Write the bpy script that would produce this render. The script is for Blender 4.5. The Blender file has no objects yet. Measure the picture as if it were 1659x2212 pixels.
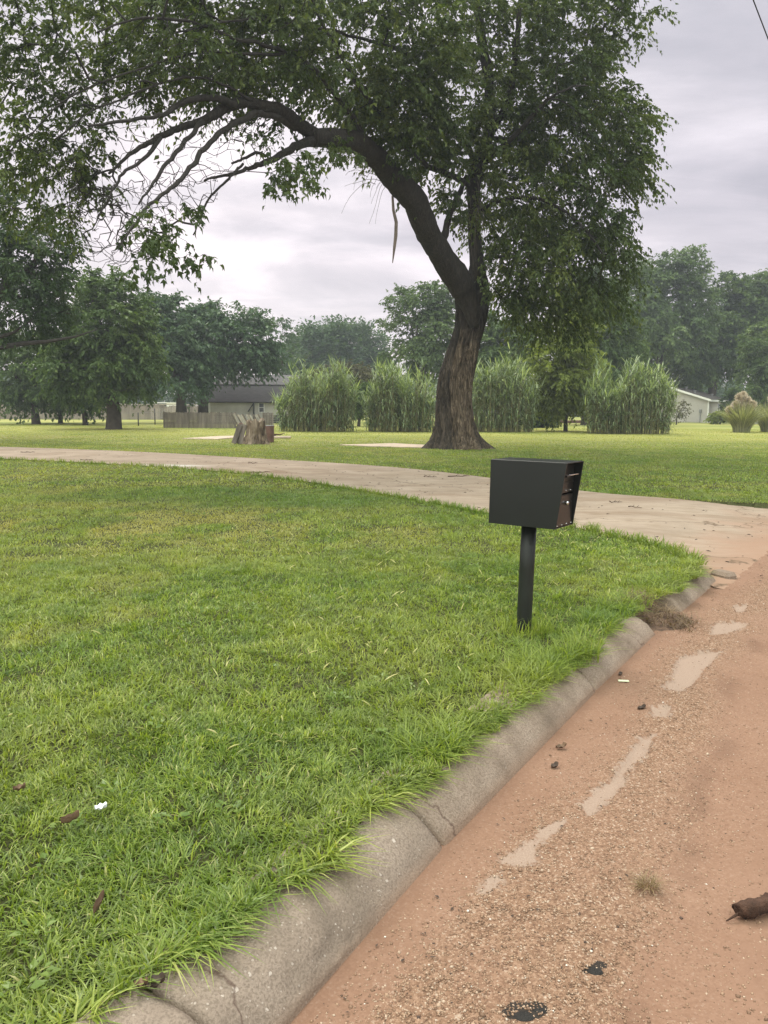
import bpy, math
import numpy as np
from mathutils import Vector

scene = bpy.context.scene
COL = scene.collection
rng = np.random.default_rng(7)

# ------------------------------------------------------------------ camera
PITCH, ROLL, F = math.radians(7.71), math.radians(0.4), 1661.0
CAM = np.array([0, 0, 1.6])
_ca, _sa = math.cos(math.pi / 2 - PITCH), math.sin(math.pi / 2 - PITCH)
ROT = np.array([[1, 0, 0], [0, _ca, -_sa], [0, _sa, _ca]]) @ np.array(
    [[math.cos(ROLL), -math.sin(ROLL), 0], [math.sin(ROLL), math.cos(ROLL), 0], [0, 0, 1]])
LAWN = 0.12


def ray(x, y):
    return ROT @ np.array([(x - 829.5) / F, -(y - 1106) / F, -1])


def G(x, y, z=LAWN):           # the ground point seen at a place of the photograph
    d = ray(x, y)
    return CAM + d * ((z - CAM[2]) / d[2])


def P(x, y, Y):                # the point at distance Y
    d = ray(x, y)
    return CAM + d * (Y / d[1])


cd = bpy.data.cameras.new('camera')
cam = bpy.data.objects.new('camera', cd)
COL.objects.link(cam)
cam.location = CAM
cam.rotation_mode = 'XYZ'
from mathutils import Matrix
cam.matrix_world = Matrix.Translation(Vector(CAM)) @ Matrix([list(r) for r in ROT]).to_4x4()
cd.sensor_fit = 'VERTICAL'
cd.sensor_height = 24
cd.lens = 24 * F / 2212
cd.clip_start = 0.05
cd.clip_end = 3000
scene.camera = cam

# ------------------------------------------------------------------ noise
_T = np.random.default_rng(3).random((256, 256))


def vnoise(x, y, s=0):
    x = np.asarray(x, float) + s * 17.13
    y = np.asarray(y, float) + s * 31.71
    xi, yi = np.floor(x).astype(int), np.floor(y).astype(int)
    fx, fy = x - xi, y - yi
    fx, fy = fx * fx * (3 - 2 * fx), fy * fy * (3 - 2 * fy)
    a, b = _T[xi % 256, yi % 256], _T[(xi + 1) % 256, yi % 256]
    c, d = _T[xi % 256, (yi + 1) % 256], _T[(xi + 1) % 256, (yi + 1) % 256]
    return (a * (1 - fx) + b * fx) * (1 - fy) + (c * (1 - fx) + d * fx) * fy


def fbm(x, y, o=4, s=0):
    t, a, n = 0, 0.5, 0
    for i in range(o):
        t = t + a * vnoise(np.asarray(x) * 2 ** i, np.asarray(y) * 2 ** i, s + i)
        n += a
        a *= 0.5
    return t / n


def smooth(a, b, x):
    t = np.clip((x - a) / (b - a), 0, 1)
    return t * t * (3 - 2 * t)


# ------------------------------------------------------------------ mesh tools
class MB:
    def __init__(self):
        self.v, self.f, self.t, self.n = [], [], [], 0

    def add(self, v, faces, tint=0.5):
        v = np.asarray(v, float).reshape(-1, 3)
        self.v.append(v)
        t = np.asarray(tint, float)
        self.t.append(np.full(len(v), float(t)) if t.ndim == 0 else t)
        if isinstance(faces, np.ndarray):
            faces = [faces]
        for f in faces:
            f = np.asarray(f, np.int64)
            if f.ndim == 1:
                f = f[None]
            self.f.append(f + self.n)
        self.n += len(v)
        return self

    def box(self, c, s, rot=None, tint=0.5, bev=0.0):
        """a box (optionally with chamfered edges), c centre, s full size, rot 3x3"""
        h = np.array(s) / 2
        if bev > 0:
            bev = min(bev, h.min() * 0.9)
            pts = []
            for sx in (-1, 1):
                for sy in (-1, 1):
                    for sz in (-1, 1):
                        sg = np.array([sx, sy, sz])
                        for k in range(3):
                            p = (h - bev) * sg
                            p[k] = h[k] * sg[k]
                            pts.append(p)
            pts = np.array(pts)

            def ix(sx, sy, sz, k):
                return ((sx > 0) * 4 + (sy > 0) * 2 + (sz > 0)) * 3 + k
            F4, F3 = [], []
            for k in range(3):
                a, b = [(1, 2), (2, 0), (0, 1)][k]
                for s_ in (-1, 1):
                    q = []
                    for (u, w) in ((-1, -1), (1, -1), (1, 1), (-1, 1)):
                        sg = [0, 0, 0]
                        sg[k], sg[a], sg[b] = s_, u, w
                        q.append(ix(*sg, k))
                    F4.append(q if s_ > 0 else q[::-1])
                for u in (-1, 1):
                    for w in (-1, 1):
                        sg0, sg1 = [0, 0, 0], [0, 0, 0]
                        sg0[k], sg1[k] = -1, 1
                        sg0[a] = sg1[a] = u
                        sg0[b] = sg1[b] = w
                        q = [ix(*sg0, a), ix(*sg1, a), ix(*sg1, b), ix(*sg0, b)]
                        F4.append(q if u * w < 0 else q[::-1])
            for sx in (-1, 1):
                for sy in (-1, 1):
                    for sz in (-1, 1):
                        q = [ix(sx, sy, sz, k) for k in range(3)]
                        F3.append(q if sx * sy * sz > 0 else q[::-1])
            fs = [np.array(F4), np.array(F3)]
        else:
            pts = np.array([[x, y, z] for x in (-1, 1) for y in (-1, 1) for z in (-1, 1)]) * h
            fs = [np.array([[0, 1, 3, 2], [4, 6, 7, 5], [0, 4, 5, 1], [2, 3, 7, 6], [0, 2, 6, 4], [1, 5, 7, 3]])]
        if rot is not None:
            pts = pts @ np.asarray(rot).T
        return self.add(pts + np.array(c), fs, tint)

    def tube(self, path, rad, k=8, cap=True, tint=0.5):
        path = np.asarray(path, float)
        n = len(path)
        rad = np.broadcast_to(np.asarray(rad, float), (n,))
        tan = np.gradient(path, axis=0)
        tan /= np.linalg.norm(tan, axis=1)[:, None] + 1e-12
        ref = np.array([0.31, 0.95, 0.05]) if abs(tan[0][2]) > 0.6 else np.array([0.05, 0.1, 1.0])
        a = np.cross(tan, ref)
        a /= np.linalg.norm(a, axis=1)[:, None] + 1e-12
        b = np.cross(tan, a)
        th = np.arange(k) / k * 2 * math.pi
        v = (path[:, None] + rad[:, None, None] * (np.cos(th)[None, :, None] * a[:, None] + np.sin(th)[None, :, None] * b[:, None])).reshape(-1, 3)
        i = np.arange(n - 1)[:, None] * k
        j = np.arange(k)[None]
        j2 = (j + 1) % k
        q = np.stack([i + j, i + k + j, i + k + j2, i + j2], -1).reshape(-1, 4)
        fs = [q]
        if cap and k > 3:
            fs += [np.arange(k)[None], (np.arange(k)[::-1] + (n - 1) * k)[None]]
        return self.add(v, fs, tint)

    def prism(self, poly, z0, z1, fn=None, tint=0.5):
        """extrude a 2d polygon; fn maps (u, v, w) rows to world"""
        poly = np.asarray(poly, float)
        n = len(poly)
        v = np.vstack([np.c_[poly, np.full(n, z0)], np.c_[poly, np.full(n, z1)]])
        if fn is not None:
            v = fn(v)
        fs = [np.arange(n)[::-1][None], (np.arange(n) + n)[None]]
        i = np.arange(n)
        j = (i + 1) % n
        fs.append(np.stack([i, j, j + n, i + n], -1))
        return self.add(v, fs, tint)

    def build(self, name, mat=None, parent=None, smooth=False, loc=None):
        v = np.vstack(self.v)
        if loc is not None:
            v = v - np.asarray(loc)
        me = bpy.data.meshes.new(name)
        me.vertices.add(len(v))
        me.vertices.foreach_set('co', v.ravel())
        lens = np.concatenate([np.full(len(f), f.shape[1]) for f in self.f])
        idx = np.concatenate([f.ravel() for f in self.f])
        me.loops.add(len(idx))
        me.loops.foreach_set('vertex_index', idx.astype(np.int32))
        me.polygons.add(len(lens))
        me.polygons.foreach_set('loop_start', np.concatenate([[0], np.cumsum(lens)[:-1]]).astype(np.int32))
        me.polygons.foreach_set('use_smooth', np.full(len(lens), smooth))
        a = me.attributes.new('tint', 'FLOAT', 'POINT')
        a.data.foreach_set('value', np.concatenate(self.t))
        me.update(calc_edges=True)
        if mat:
            me.materials.append(mat)
        o = bpy.data.objects.new(name, me)
        COL.objects.link(o)
        if parent is not None:
            o.parent = parent
        elif loc is not None:
            o.location = loc
        return o


def attr(o, name, val):
    a = o.data.attributes.new(name, 'FLOAT', 'POINT')
    a.data.foreach_set('value', np.asarray(val, float).ravel())


def tag(o, label=None, cat=None, group=None, kind=None):
    if label:
        o['label'] = label
    if cat:
        o['category'] = cat
    if group:
        o['group'] = group
    if kind:
        o['kind'] = kind
    return o


def thing(name, loc, label, cat, group=None):
    o = bpy.data.objects.new(name, None)
    COL.objects.link(o)
    o.location = loc
    o.empty_display_size = 0.2
    return tag(o, label, cat, group)


def grid(us, vs, fn):
    U, V = np.meshgrid(us, vs, indexing='ij')
    p = fn(U, V).reshape(-1, 3)
    n, m = len(us), len(vs)
    i = np.arange(n - 1)[:, None] * m
    j = np.arange(m - 1)[None]
    q = np.stack([i + j, i + m + j, i + m + j + 1, i + j + 1], -1).reshape(-1, 4)
    return p, q


def rotz(a):
    return np.array([[math.cos(a), -math.sin(a), 0], [math.sin(a), math.cos(a), 0], [0, 0, 1]])


# ------------------------------------------------------------------ materials
def lin(r, g, b):
    f = lambda c: ((c / 255 + 0.055) / 1.055) ** 2.4 if c > 10 else c / 255 / 12.92
    return (f(r), f(g), f(b), 1)


class NT:
    def __init__(self, name):
        self.m = bpy.data.materials.new(name)
        self.m.use_nodes = True
        self.t = self.m.node_tree
        self.t.nodes.clear()
        self.out = self.n('ShaderNodeOutputMaterial')

    def n(self, typ, **kw):
        nd = self.t.nodes.new(typ)
        for k, v in kw.items():
            if k.startswith('i_'):
                nd.inputs[k[2:].replace('_', ' ')].default_value = v
            else:
                setattr(nd, k, v)
        return nd

    def l(self, a, b):
        self.t.links.new(a, b)

    def pos(self):
        return self.n('ShaderNodeNewGeometry').outputs['Position']

    def noise(self, scale, detail=4, vec=None, rough=0.55, dist=0.0, stretch=None):
        nd = self.n('ShaderNodeTexNoise')
        nd.inputs['Scale'].default_value = scale
        nd.inputs['Detail'].default_value = detail
        nd.inputs['Roughness'].default_value = rough
        nd.inputs['Distortion'].default_value = dist
        v = vec if vec is not None else self.pos()
        if stretch:
            mp = self.n('ShaderNodeMapping')
            mp.inputs['Scale'].default_value = stretch
            self.l(v, mp.inputs['Vector'])
            v = mp.outputs['Vector']
        self.l(v, nd.inputs['Vector'])
        return nd.outputs['Fac']

    def ramp(self, fac, stops):
        nd = self.n('ShaderNodeValToRGB')
        e = nd.color_ramp.elements
        while len(e) < len(stops):
            e.new(0.5)
        for i, (p, c) in enumerate(stops):
            e[i].position = p
            e[i].color = c if len(c) == 4 else (*c, 1)
        self.l(fac, nd.inputs['Fac'])
        return nd.outputs['Color']

    def mix(self, fac, a, b, mode='MIX'):
        nd = self.n('ShaderNodeMix', data_type='RGBA', blend_type=mode)
        for s, v in (('Factor', fac), ('A', a), ('B', b)):
            sock = [x for x in nd.inputs if x.name == s and (x.type == ('VALUE' if s == 'Factor' else 'RGBA'))][0]
            if isinstance(v, (int, float)):
                sock.default_value = v
            elif isinstance(v, tuple):
                sock.default_value = v if len(v) == 4 else (*v, 1)
            else:
                self.l(v, sock)
        return [x for x in nd.outputs if x.type == 'RGBA'][0]

    def math(self, op, a, b=0.0, c=None):
        nd = self.n('ShaderNodeMath', operation=op)
        for i, v in enumerate((a, b) if c is None else (a, b, c)):
            if isinstance(v, (int, float)):
                nd.inputs[i].default_value = v
            else:
                self.l(v, nd.inputs[i])
        return nd.outputs[0]

    def attr(self, name):
        return self.n('ShaderNodeAttribute', attribute_name=name).outputs['Fac']

    def bump(self, h, strength=0.5, dist=0.01):
        nd = self.n('ShaderNodeBump')
        nd.inputs['Strength'].default_value = strength
        nd.inputs['Distance'].default_value = dist
        self.l(h, nd.inputs['Height'])
        return nd.outputs['Normal']

    def principled(self, col, rough=0.8, spec=0.3, metal=0.0, normal=None):
        p = self.n('ShaderNodeBsdfPrincipled')
        if isinstance(col, tuple):
            p.inputs['Base Color'].default_value = col if len(col) == 4 else (*col, 1)
        else:
            self.l(col, p.inputs['Base Color'])
        if isinstance(rough, (int, float)):
            p.inputs['Roughness'].default_value = rough
        else:
            self.l(rough, p.inputs['Roughness'])
        p.inputs['Specular IOR Level'].default_value = spec
        p.inputs['Metallic'].default_value = metal
        if normal is not None:
            self.l(normal, p.inputs['Normal'])
        self.l(p.outputs[0], self.out.inputs['Surface'])
        return p

    def leafy(self, col, trans=0.35, rough=0.5, spec=0.25, tcol=None):
        p = self.principled(col, rough, spec)
        t = self.n('ShaderNodeBsdfTranslucent')
        if tcol is None:
            tcol = self.mix(1.0, col, (1.25, 1.3, 0.5, 1), 'MULTIPLY')
        self.l(tcol, t.inputs['Color'])
        ms = self.n('ShaderNodeMixShader')
        ms.inputs[0].default_value = trans
        self.l(p.outputs[0], ms.inputs[1])
        self.l(t.outputs[0], ms.inputs[2])
        self.l(ms.outputs[0], self.out.inputs['Surface'])


def simple(name, col, rough=0.7, var=0.25, scale=6.0, spec=0.3, metal=0.0, bump=0.0, stretch=None):
    t = NT(name)
    nz = t.noise(scale, 5, stretch=stretch)
    a = tuple(c * (1 - var) for c in col[:3])
    b = tuple(min(1, c * (1 + var)) for c in col[:3])
    c = t.ramp(nz, [(0.3, a), (0.7, b)])
    nm = t.bump(t.noise(scale * 6, 4, stretch=stretch), bump, 0.01) if bump else None
    t.principled(c, rough, spec, metal, nm)
    return t.m


def leaf_mat(name, dark, mid, light, trans=0.35, spec=0.3, rough=0.45, clump=0.8):
    t = NT(name)
    v = t.attr('tint')
    nz = t.noise(clump, 3)
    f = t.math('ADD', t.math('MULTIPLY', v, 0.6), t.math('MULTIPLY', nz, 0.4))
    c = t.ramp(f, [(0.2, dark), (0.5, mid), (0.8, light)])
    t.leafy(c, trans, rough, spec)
    return t.m


M = {}
# grass: blade colours vary with the blade, with lawn patches and with dry places
t = NT('grass_blade')
v = t.attr('tint')
p1 = t.noise(0.35, 4)
p2 = t.noise(2.2, 3)
c1 = t.ramp(v, [(0.0, (0.055, 0.10, 0.016)), (0.4, (0.155, 0.228, 0.036)), (0.75, (0.28, 0.355, 0.065)), (0.93, (0.40, 0.44, 0.12)), (1.0, (0.52, 0.47, 0.25))])
c2 = t.mix(t.ramp(p1, [(0.42, (0, 0, 0)), (0.68, (0.55, 0.55, 0.55))]), c1, (0.37, 0.37, 0.10))
c3 = t.mix(t.ramp(p2, [(0.3, (0.5, 0.5, 0.5)), (0.5, (0, 0, 0))]), c2, (0.12, 0.2, 0.04))
dry = t.attr('dry')
c4 = t.mix(dry, c3, (0.40, 0.36, 0.12))
lush = t.attr('lush')
c5 = t.mix(lush, c4, (0.10, 0.18, 0.04))  # darker green for rank turf and for the painted tree shade
t.leafy(c5, 0.45, 0.38, 0.4)
M['grass'] = t.m

t = NT('lawn_soil')
pz = t.noise(0.35, 5)
fine = t.noise(55, 5, rough=0.7)
c = t.ramp(fine, [(0.3, (0.02, 0.022, 0.010)), (0.55, (0.055, 0.058, 0.022)), (0.75, (0.12, 0.10, 0.05))])
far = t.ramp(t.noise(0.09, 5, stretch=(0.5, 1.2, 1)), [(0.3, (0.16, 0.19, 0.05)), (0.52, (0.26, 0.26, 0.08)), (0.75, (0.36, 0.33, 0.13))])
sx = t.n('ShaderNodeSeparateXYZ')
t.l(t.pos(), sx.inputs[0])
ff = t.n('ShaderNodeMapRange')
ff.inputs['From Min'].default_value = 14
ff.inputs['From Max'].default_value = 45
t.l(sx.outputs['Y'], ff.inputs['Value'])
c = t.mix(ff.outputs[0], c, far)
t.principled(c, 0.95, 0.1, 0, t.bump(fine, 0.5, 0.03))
M['lawn'] = t.m

t = NT('driveway_concrete')
n1 = t.noise(0.9, 6, rough=0.65)
n2 = t.noise(5, 6, stretch=(0.35, 1.4, 1), rough=0.7)
n3 = t.noise(90, 3)
c = t.ramp(n1, [(0.3, (0.205, 0.155, 0.115)), (0.55, (0.28, 0.22, 0.168)), (0.75, (0.34, 0.277, 0.217))])
c = t.mix(t.ramp(n2, [(0.46, (0, 0, 0)), (0.66, (0.6, 0.6, 0.6))]), c, (0.17, 0.12, 0.075))
c = t.mix(t.ramp(n3, [(0.3, (0.35, 0.35, 0.35)), (0.5, (0, 0, 0))]), c, (0.25, 0.18, 0.12))
c = t.mix(t.attr('sand'), c, (0.25, 0.15, 0.1))
c = t.mix(t.attr('stain'), c, (0.16, 0.10, 0.06))
c = t.mix(t.attr('pale'), c, (0.5, 0.47, 0.43))
vr = t.n('ShaderNodeTexVoronoi', feature='DISTANCE_TO_EDGE')
vr.inputs['Scale'].default_value = 0.32
wv = t.n('ShaderNodeMix', data_type='VECTOR')
nzc = t.n('ShaderNodeTexNoise')
nzc.inputs['Scale'].default_value = 1.6
nzc.inputs['Detail'].default_value = 5
t.l(t.pos(), nzc.inputs['Vector'])
wv.inputs['Factor'].default_value = 0.12
t.l(t.pos(), wv.inputs[4])
va = t.n('ShaderNodeVectorMath', operation='MULTIPLY_ADD')
t.l(nzc.outputs['Color'], va.inputs[0])
va.inputs[1].default_value = (1.6, 1.6, 0)
t.l(t.pos(), va.inputs[2])
t.l(va.outputs[0], vr.inputs['Vector'])
crack = t.ramp(vr.outputs['Distance'], [(0.0, (1, 1, 1)), (0.006, (0, 0, 0))])
c = t.mix(crack, c, (0.10, 0.065, 0.04))
t.principled(c, 0.88, 0.25, 0, t.bump(n3, 0.3, 0.004))
M['drive'] = t.m

t = NT('sandy_road')
n1 = t.noise(1.3, 5)
n2 = t.noise(160, 2)
n3 = t.noise(38, 4)
gv = t.attr('gravel')
c = t.ramp(n1, [(0.3, (0.178, 0.098, 0.064)), (0.7, (0.222, 0.13, 0.089))])
vor = t.n('ShaderNodeTexVoronoi')
vor.inputs['Scale'].default_value = 150
t.l(t.pos(), vor.inputs['Vector'])
sep = t.n('ShaderNodeSeparateColor')
t.l(vor.outputs['Color'], sep.inputs[0])
stone = t.ramp(sep.outputs[0], [(0.0, (0.09, 0.052, 0.034)), (0.2, (0.155, 0.088, 0.054)), (0.6, (0.22, 0.133, 0.085)), (0.9, (0.29, 0.185, 0.125)), (1.0, (0.4, 0.32, 0.25))])
gmask = t.math('MULTIPLY', gv, 0.85)
c = t.mix(gmask, c, stone)
c = t.mix(t.ramp(n3, [(0.32, (0.3, 0.3, 0.3)), (0.5, (0, 0, 0))]), c, (0.155, 0.084, 0.053))
edge = t.math('ADD', t.attr('bare'), t.math('MULTIPLY', t.math('SUBTRACT', t.noise(22, 7, rough=0.72, stretch=(1, 1, 1)), 0.5), 1.5))
bm = t.ramp(edge, [(0.42, (0, 0, 0)), (0.60, (0.72, 0.72, 0.72))])
conc = t.ramp(n2, [(0.3, (0.235, 0.172, 0.134)), (0.7, (0.32, 0.248, 0.2))])
c = t.mix(bm, c, conc)
edge2 = t.math('ADD', t.attr('tar'), t.math('MULTIPLY', t.math('SUBTRACT', t.noise(30, 5, rough=0.7), 0.5), 0.9))
c = t.mix(t.ramp(edge2, [(0.50, (0, 0, 0)), (0.55, (1, 1, 1))]), c, (0.03, 0.024, 0.02))
ridge_shade_foot_dark = t.math('MULTIPLY', t.attr('ridge_shade_foot_dark'), 0.6)
c = t.mix(ridge_shade_foot_dark, c, (0.115, 0.062, 0.04))  # darkens the painted shade line by the ridge and the kerb foot
hh = t.math('ADD', t.math('MULTIPLY', vor.outputs['Distance'], gv), t.math('MULTIPLY', n3, 0.5))
nb = t.math('SUBTRACT', 1.0, t.math('MULTIPLY', bm, 0.7))
t.principled(c, 0.9, 0.2, 0, t.bump(t.math('MULTIPLY', hh, nb), 0.6, 0.006))
M['road'] = t.m

t = NT('kerb_concrete')
n1 = t.noise(4, 6, rough=0.65)
n2 = t.noise(130, 3)
vor = t.n('ShaderNodeTexVoronoi')
vor.inputs['Scale'].default_value = 55
t.l(t.pos(), vor.inputs['Vector'])
sp = t.n('ShaderNodeSeparateColor')
t.l(vor.outputs['Color'], sp.inputs[0])
vor.inputs['Scale'].default_value = 95
vor2 = t.n('ShaderNodeTexVoronoi', distance='MANHATTAN')
vor2.inputs['Scale'].default_value = 38
va2 = t.n('ShaderNodeVectorMath', operation='MULTIPLY_ADD')
nz2 = t.n('ShaderNodeTexNoise')
nz2.inputs['Scale'].default_value = 80
t.l(t.pos(), nz2.inputs['Vector'])
t.l(nz2.outputs['Color'], va2.inputs[0])
va2.inputs[1].default_value = (0.012, 0.012, 0.012)
t.l(t.pos(), va2.inputs[2])
t.l(va2.outputs[0], vor2.inputs['Vector'])
sp2 = t.n('ShaderNodeSeparateColor')
t.l(vor2.outputs['Color'], sp2.inputs[0])
agg1 = t.math('MULTIPLY', t.math('LESS_THAN', vor.outputs['Distance'], t.math('MULTIPLY', sp.outputs[1], 0.40)), t.math('GREATER_THAN', sp.outputs[0], 0.72))
agg2 = t.math('MULTIPLY', t.math('LESS_THAN', vor2.outputs['Distance'], t.math('MULTIPLY', sp2.outputs[1], 0.42)), t.math('GREATER_THAN', sp2.outputs[0], 0.86))
agg = t.math('MAXIMUM', t.math('MULTIPLY', agg1, 0.6), agg2)
c = t.ramp(n1, [(0.28, (0.14, 0.108, 0.083)), (0.46, (0.225, 0.177, 0.14)), (0.56, (0.275, 0.22, 0.176)), (0.75, (0.33, 0.272, 0.223))])
c = t.mix(t.ramp(n2, [(0.38, (0.6, 0.6, 0.6)), (0.55, (0, 0, 0))]), c, (0.09, 0.07, 0.052))
c = t.mix(t.math('MULTIPLY', agg, t.math('ADD', 0.25, t.math('MULTIPLY', t.attr('near'), 0.6))), c, (0.55, 0.48, 0.42))
c = t.mix(t.math('MULTIPLY', t.attr('near'), 0.5), c, t.mix(0.5, c, (0.17, 0.15, 0.13)))
c = t.mix(t.math('MULTIPLY', t.attr('dirt'), t.math('ADD', 0.2, n1)), c, (0.2, 0.125, 0.085))
crk = t.n('ShaderNodeTexVoronoi', feature='DISTANCE_TO_EDGE')
crk.inputs['Scale'].default_value = 0.62
va = t.n('ShaderNodeVectorMath', operation='MULTIPLY_ADD')
nzc = t.n('ShaderNodeTexNoise')
nzc.inputs['Scale'].default_value = 9
nzc.inputs['Detail'].default_value = 5
t.l(t.pos(), nzc.inputs['Vector'])
t.l(nzc.outputs['Color'], va.inputs[0])
va.inputs[1].default_value = (0.16, 0.16, 0.16)
t.l(t.pos(), va.inputs[2])
t.l(va.outputs[0], crk.inputs['Vector'])
c = t.mix(t.ramp(crk.outputs['Distance'], [(0.0, (0.7, 0.7, 0.7)), (0.0028, (0, 0, 0))]), c, (0.06, 0.032, 0.025))
t.principled(c, 0.92, 0.2, 0, t.bump(t.math('ADD', n2, t.math('MULTIPLY', agg, 0.4)), 0.9, 0.006))
M['kerb'] = t.m

t = NT('tree_bark')
nv = t.noise(9, 7, stretch=(1, 1, 0.22), rough=0.7, dist=1.6)
nl = t.noise(0.55, 3)
c = t.ramp(nv, [(0.36, (0.02, 0.016, 0.011)), (0.5, (0.088, 0.066, 0.045)), (0.66, (0.23, 0.18, 0.13))])
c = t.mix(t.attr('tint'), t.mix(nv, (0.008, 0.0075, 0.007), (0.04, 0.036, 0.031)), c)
t.principled(c, 0.9, 0.2, 0, t.bump(nv, 1.0, 0.06))
M['bark'] = t.m
M['branch_bark'] = simple('branch_bark', (0.03, 0.026, 0.022), 0.9, 0.4, 9, bump=0.5, stretch=(1, 1, 0.3))
M['far_bark'] = simple('far_bark', (0.055, 0.045, 0.035), 0.95, 0.4, 3)
M['dead_wood'] = simple('dead_wood', (0.17, 0.14, 0.115), 0.9, 0.3, 9)
M['leaf_main'] = leaf_mat('maple_leaf', (0.026, 0.046, 0.016), (0.066, 0.096, 0.027), (0.185, 0.22, 0.055), 0.43, clump=0.6)
M['leaf_dark'] = leaf_mat('dark_leaf', (0.02, 0.042, 0.014), (0.044, 0.08, 0.024), (0.1, 0.145, 0.04), 0.32, clump=0.5)
M['leaf_mid'] = leaf_mat('mid_leaf', (0.032, 0.06, 0.018), (0.075, 0.122, 0.032), (0.16, 0.21, 0.055), 0.34, clump=0.45)
M['leaf_blue'] = leaf_mat('blue_green_leaf', (0.026, 0.056, 0.026), (0.058, 0.105, 0.046), (0.12, 0.175, 0.075), 0.32, clump=0.35)
M['leaf_pale'] = leaf_mat('pale_leaf', (0.045, 0.08, 0.032), (0.095, 0.145, 0.052), (0.18, 0.235, 0.09), 0.36, clump=0.4)
M['leaf_young'] = leaf_mat('young_leaf', (0.085, 0.115, 0.026), (0.165, 0.205, 0.045), (0.26, 0.30, 0.07), 0.5)
M['leaf_brown'] = leaf_mat('brownish_leaf', (0.05, 0.05, 0.025), (0.09, 0.085, 0.042), (0.13, 0.12, 0.06), 0.3)
M['reed'] = leaf_mat('reed_leaf', (0.06, 0.09, 0.04), (0.18, 0.235, 0.12), (0.42, 0.48, 0.29), 0.4, spec=0.4, clump=0.5)
M['reed_stalk'] = simple('reed_stalk', (0.17, 0.16, 0.075), 0.7, 0.4, 5)
M['plume'] = simple('plume', (0.55, 0.47, 0.36), 0.9, 0.2, 5)
M['pampas'] = leaf_mat('pampas_leaf', (0.13, 0.145, 0.075), (0.25, 0.26, 0.145), (0.42, 0.41, 0.26), 0.35, clump=0.5)
M['mail'] = simple('charcoal_powder_coat', (0.009, 0.0102, 0.0102), 0.34, 0.12, 6, spec=0.42, bump=0.03)
M['mail_door'] = simple('glossy_black_door', (0.013, 0.0125, 0.011), 0.28, 0.1, 20, spec=0.45)
M['post'] = simple('dark_post_paint', (0.008, 0.0105, 0.008), 0.5, 0.5, 14, spec=0.4, bump=0.25, stretch=(1, 1, 0.3))
M['chrome'] = simple('bright_metal', (0.75, 0.75, 0.75), 0.22, 0.05, 20, metal=1.0)
M['grey_wood'] = simple('weathered_wood', (0.16, 0.135, 0.115), 0.9, 0.45, 5, stretch=(1, 1, 0.12), bump=0.4)
M['grey_wood_pale'] = simple('pale_weathered_wood', (0.36, 0.32, 0.28), 0.9, 0.3, 5, stretch=(1, 1, 0.15))
M['far_fence'] = simple('faded_fence_wood', (0.22, 0.185, 0.16), 0.9, 0.35, 1.5, stretch=(1, 1, 0.2))
M['siding'] = simple('cream_siding', (0.46, 0.435, 0.40), 0.7, 0.05, 3)
M['barn_wall'] = simple('barn_wall', (0.5, 0.48, 0.43), 0.8, 0.12, 1.5)
M['white_paint'] = simple('white_paint', (0.75, 0.74, 0.72), 0.6, 0.05, 3)
M['roof_dark'] = simple('dark_shingle', (0.04, 0.037, 0.037), 0.9, 0.3, 2.5, stretch=(1, 1, 3))
M['roof_light'] = simple('grey_shingle', (0.095, 0.088, 0.09), 0.9, 0.2, 2.5)
M['roof_brown'] = simple('brown_shingle', (0.075, 0.066, 0.06), 0.9, 0.2, 2.5)
M['window'] = simple('dark_window_glass', (0.02, 0.022, 0.025), 0.1, 0.1, 2, spec=0.6)
M['dark_metal'] = simple('dark_metal', (0.05, 0.048, 0.045), 0.6, 0.2, 5)
M['grey_metal'] = simple('grey_metal', (0.25, 0.25, 0.25), 0.5, 0.2, 5, metal=0.5)
M['rust_red'] = simple('faded_red_paint', (0.17, 0.10, 0.085), 0.75, 0.35, 4)
t = NT('rotten_stump_wood')
nv = t.noise(5, 6, stretch=(1, 1, 0.16), rough=0.65, dist=1.0)
c = t.ramp(nv, [(0.36, (0.035, 0.026, 0.019)), (0.5, (0.16, 0.12, 0.085)), (0.66, (0.32, 0.26, 0.2))])
t.principled(c, 0.95, 0.1, 0, t.bump(nv, 0.9, 0.05))
M['stump'] = t.m
M['slab'] = simple('pale_slab', (0.43, 0.34, 0.26), 0.9, 0.2, 2)
M['dry_leaf'] = simple('dry_leaf', (0.135, 0.083, 0.05), 0.7, 0.4, 30)
M['dark_leaf_litter'] = simple('dark_leaf_litter', (0.06, 0.04, 0.03), 0.7, 0.4, 30)
M['plastic'] = simple('white_plastic_scrap', (0.75, 0.76, 0.78), 0.35, 0.08, 40)
M['paper'] = simple('pale_wrapper', (0.6, 0.62, 0.42), 0.5, 0.1, 60)
M['log'] = simple('rotten_log', (0.055, 0.028, 0.018), 0.9, 0.6, 25, bump=0.8)
M['tar'] = simple('black_tar', (0.018, 0.016, 0.014), 0.7, 0.4, 60, bump=0.6)
M['dirt'] = simple('dark_dirt', (0.10, 0.062, 0.042), 0.95, 0.5, 25, bump=0.8)
M['straw'] = leaf_mat('dead_grass', (0.10, 0.065, 0.04), (0.17, 0.115, 0.065), (0.27, 0.2, 0.11), 0.2, clump=4)
t = NT('pebble')
c = t.ramp(t.attr('tint'), [(0.0, (0.06, 0.04, 0.032)), (0.12, (0.13, 0.078, 0.05)), (0.45, (0.23, 0.14, 0.09)), (0.8, (0.32, 0.21, 0.14)), (0.94, (0.42, 0.32, 0.24)), (1.0, (0.6, 0.56, 0.5))])
t.principled(c, 0.8, 0.3)
M['pebble'] = t.m
t = NT('seed_head')
c = t.ramp(t.attr('tint'), [(0.0, (0.2, 0.25, 0.06)), (0.6, (0.42, 0.42, 0.16)), (1.0, (0.6, 0.54, 0.28))])
t.leafy(c, 0.3)
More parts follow.
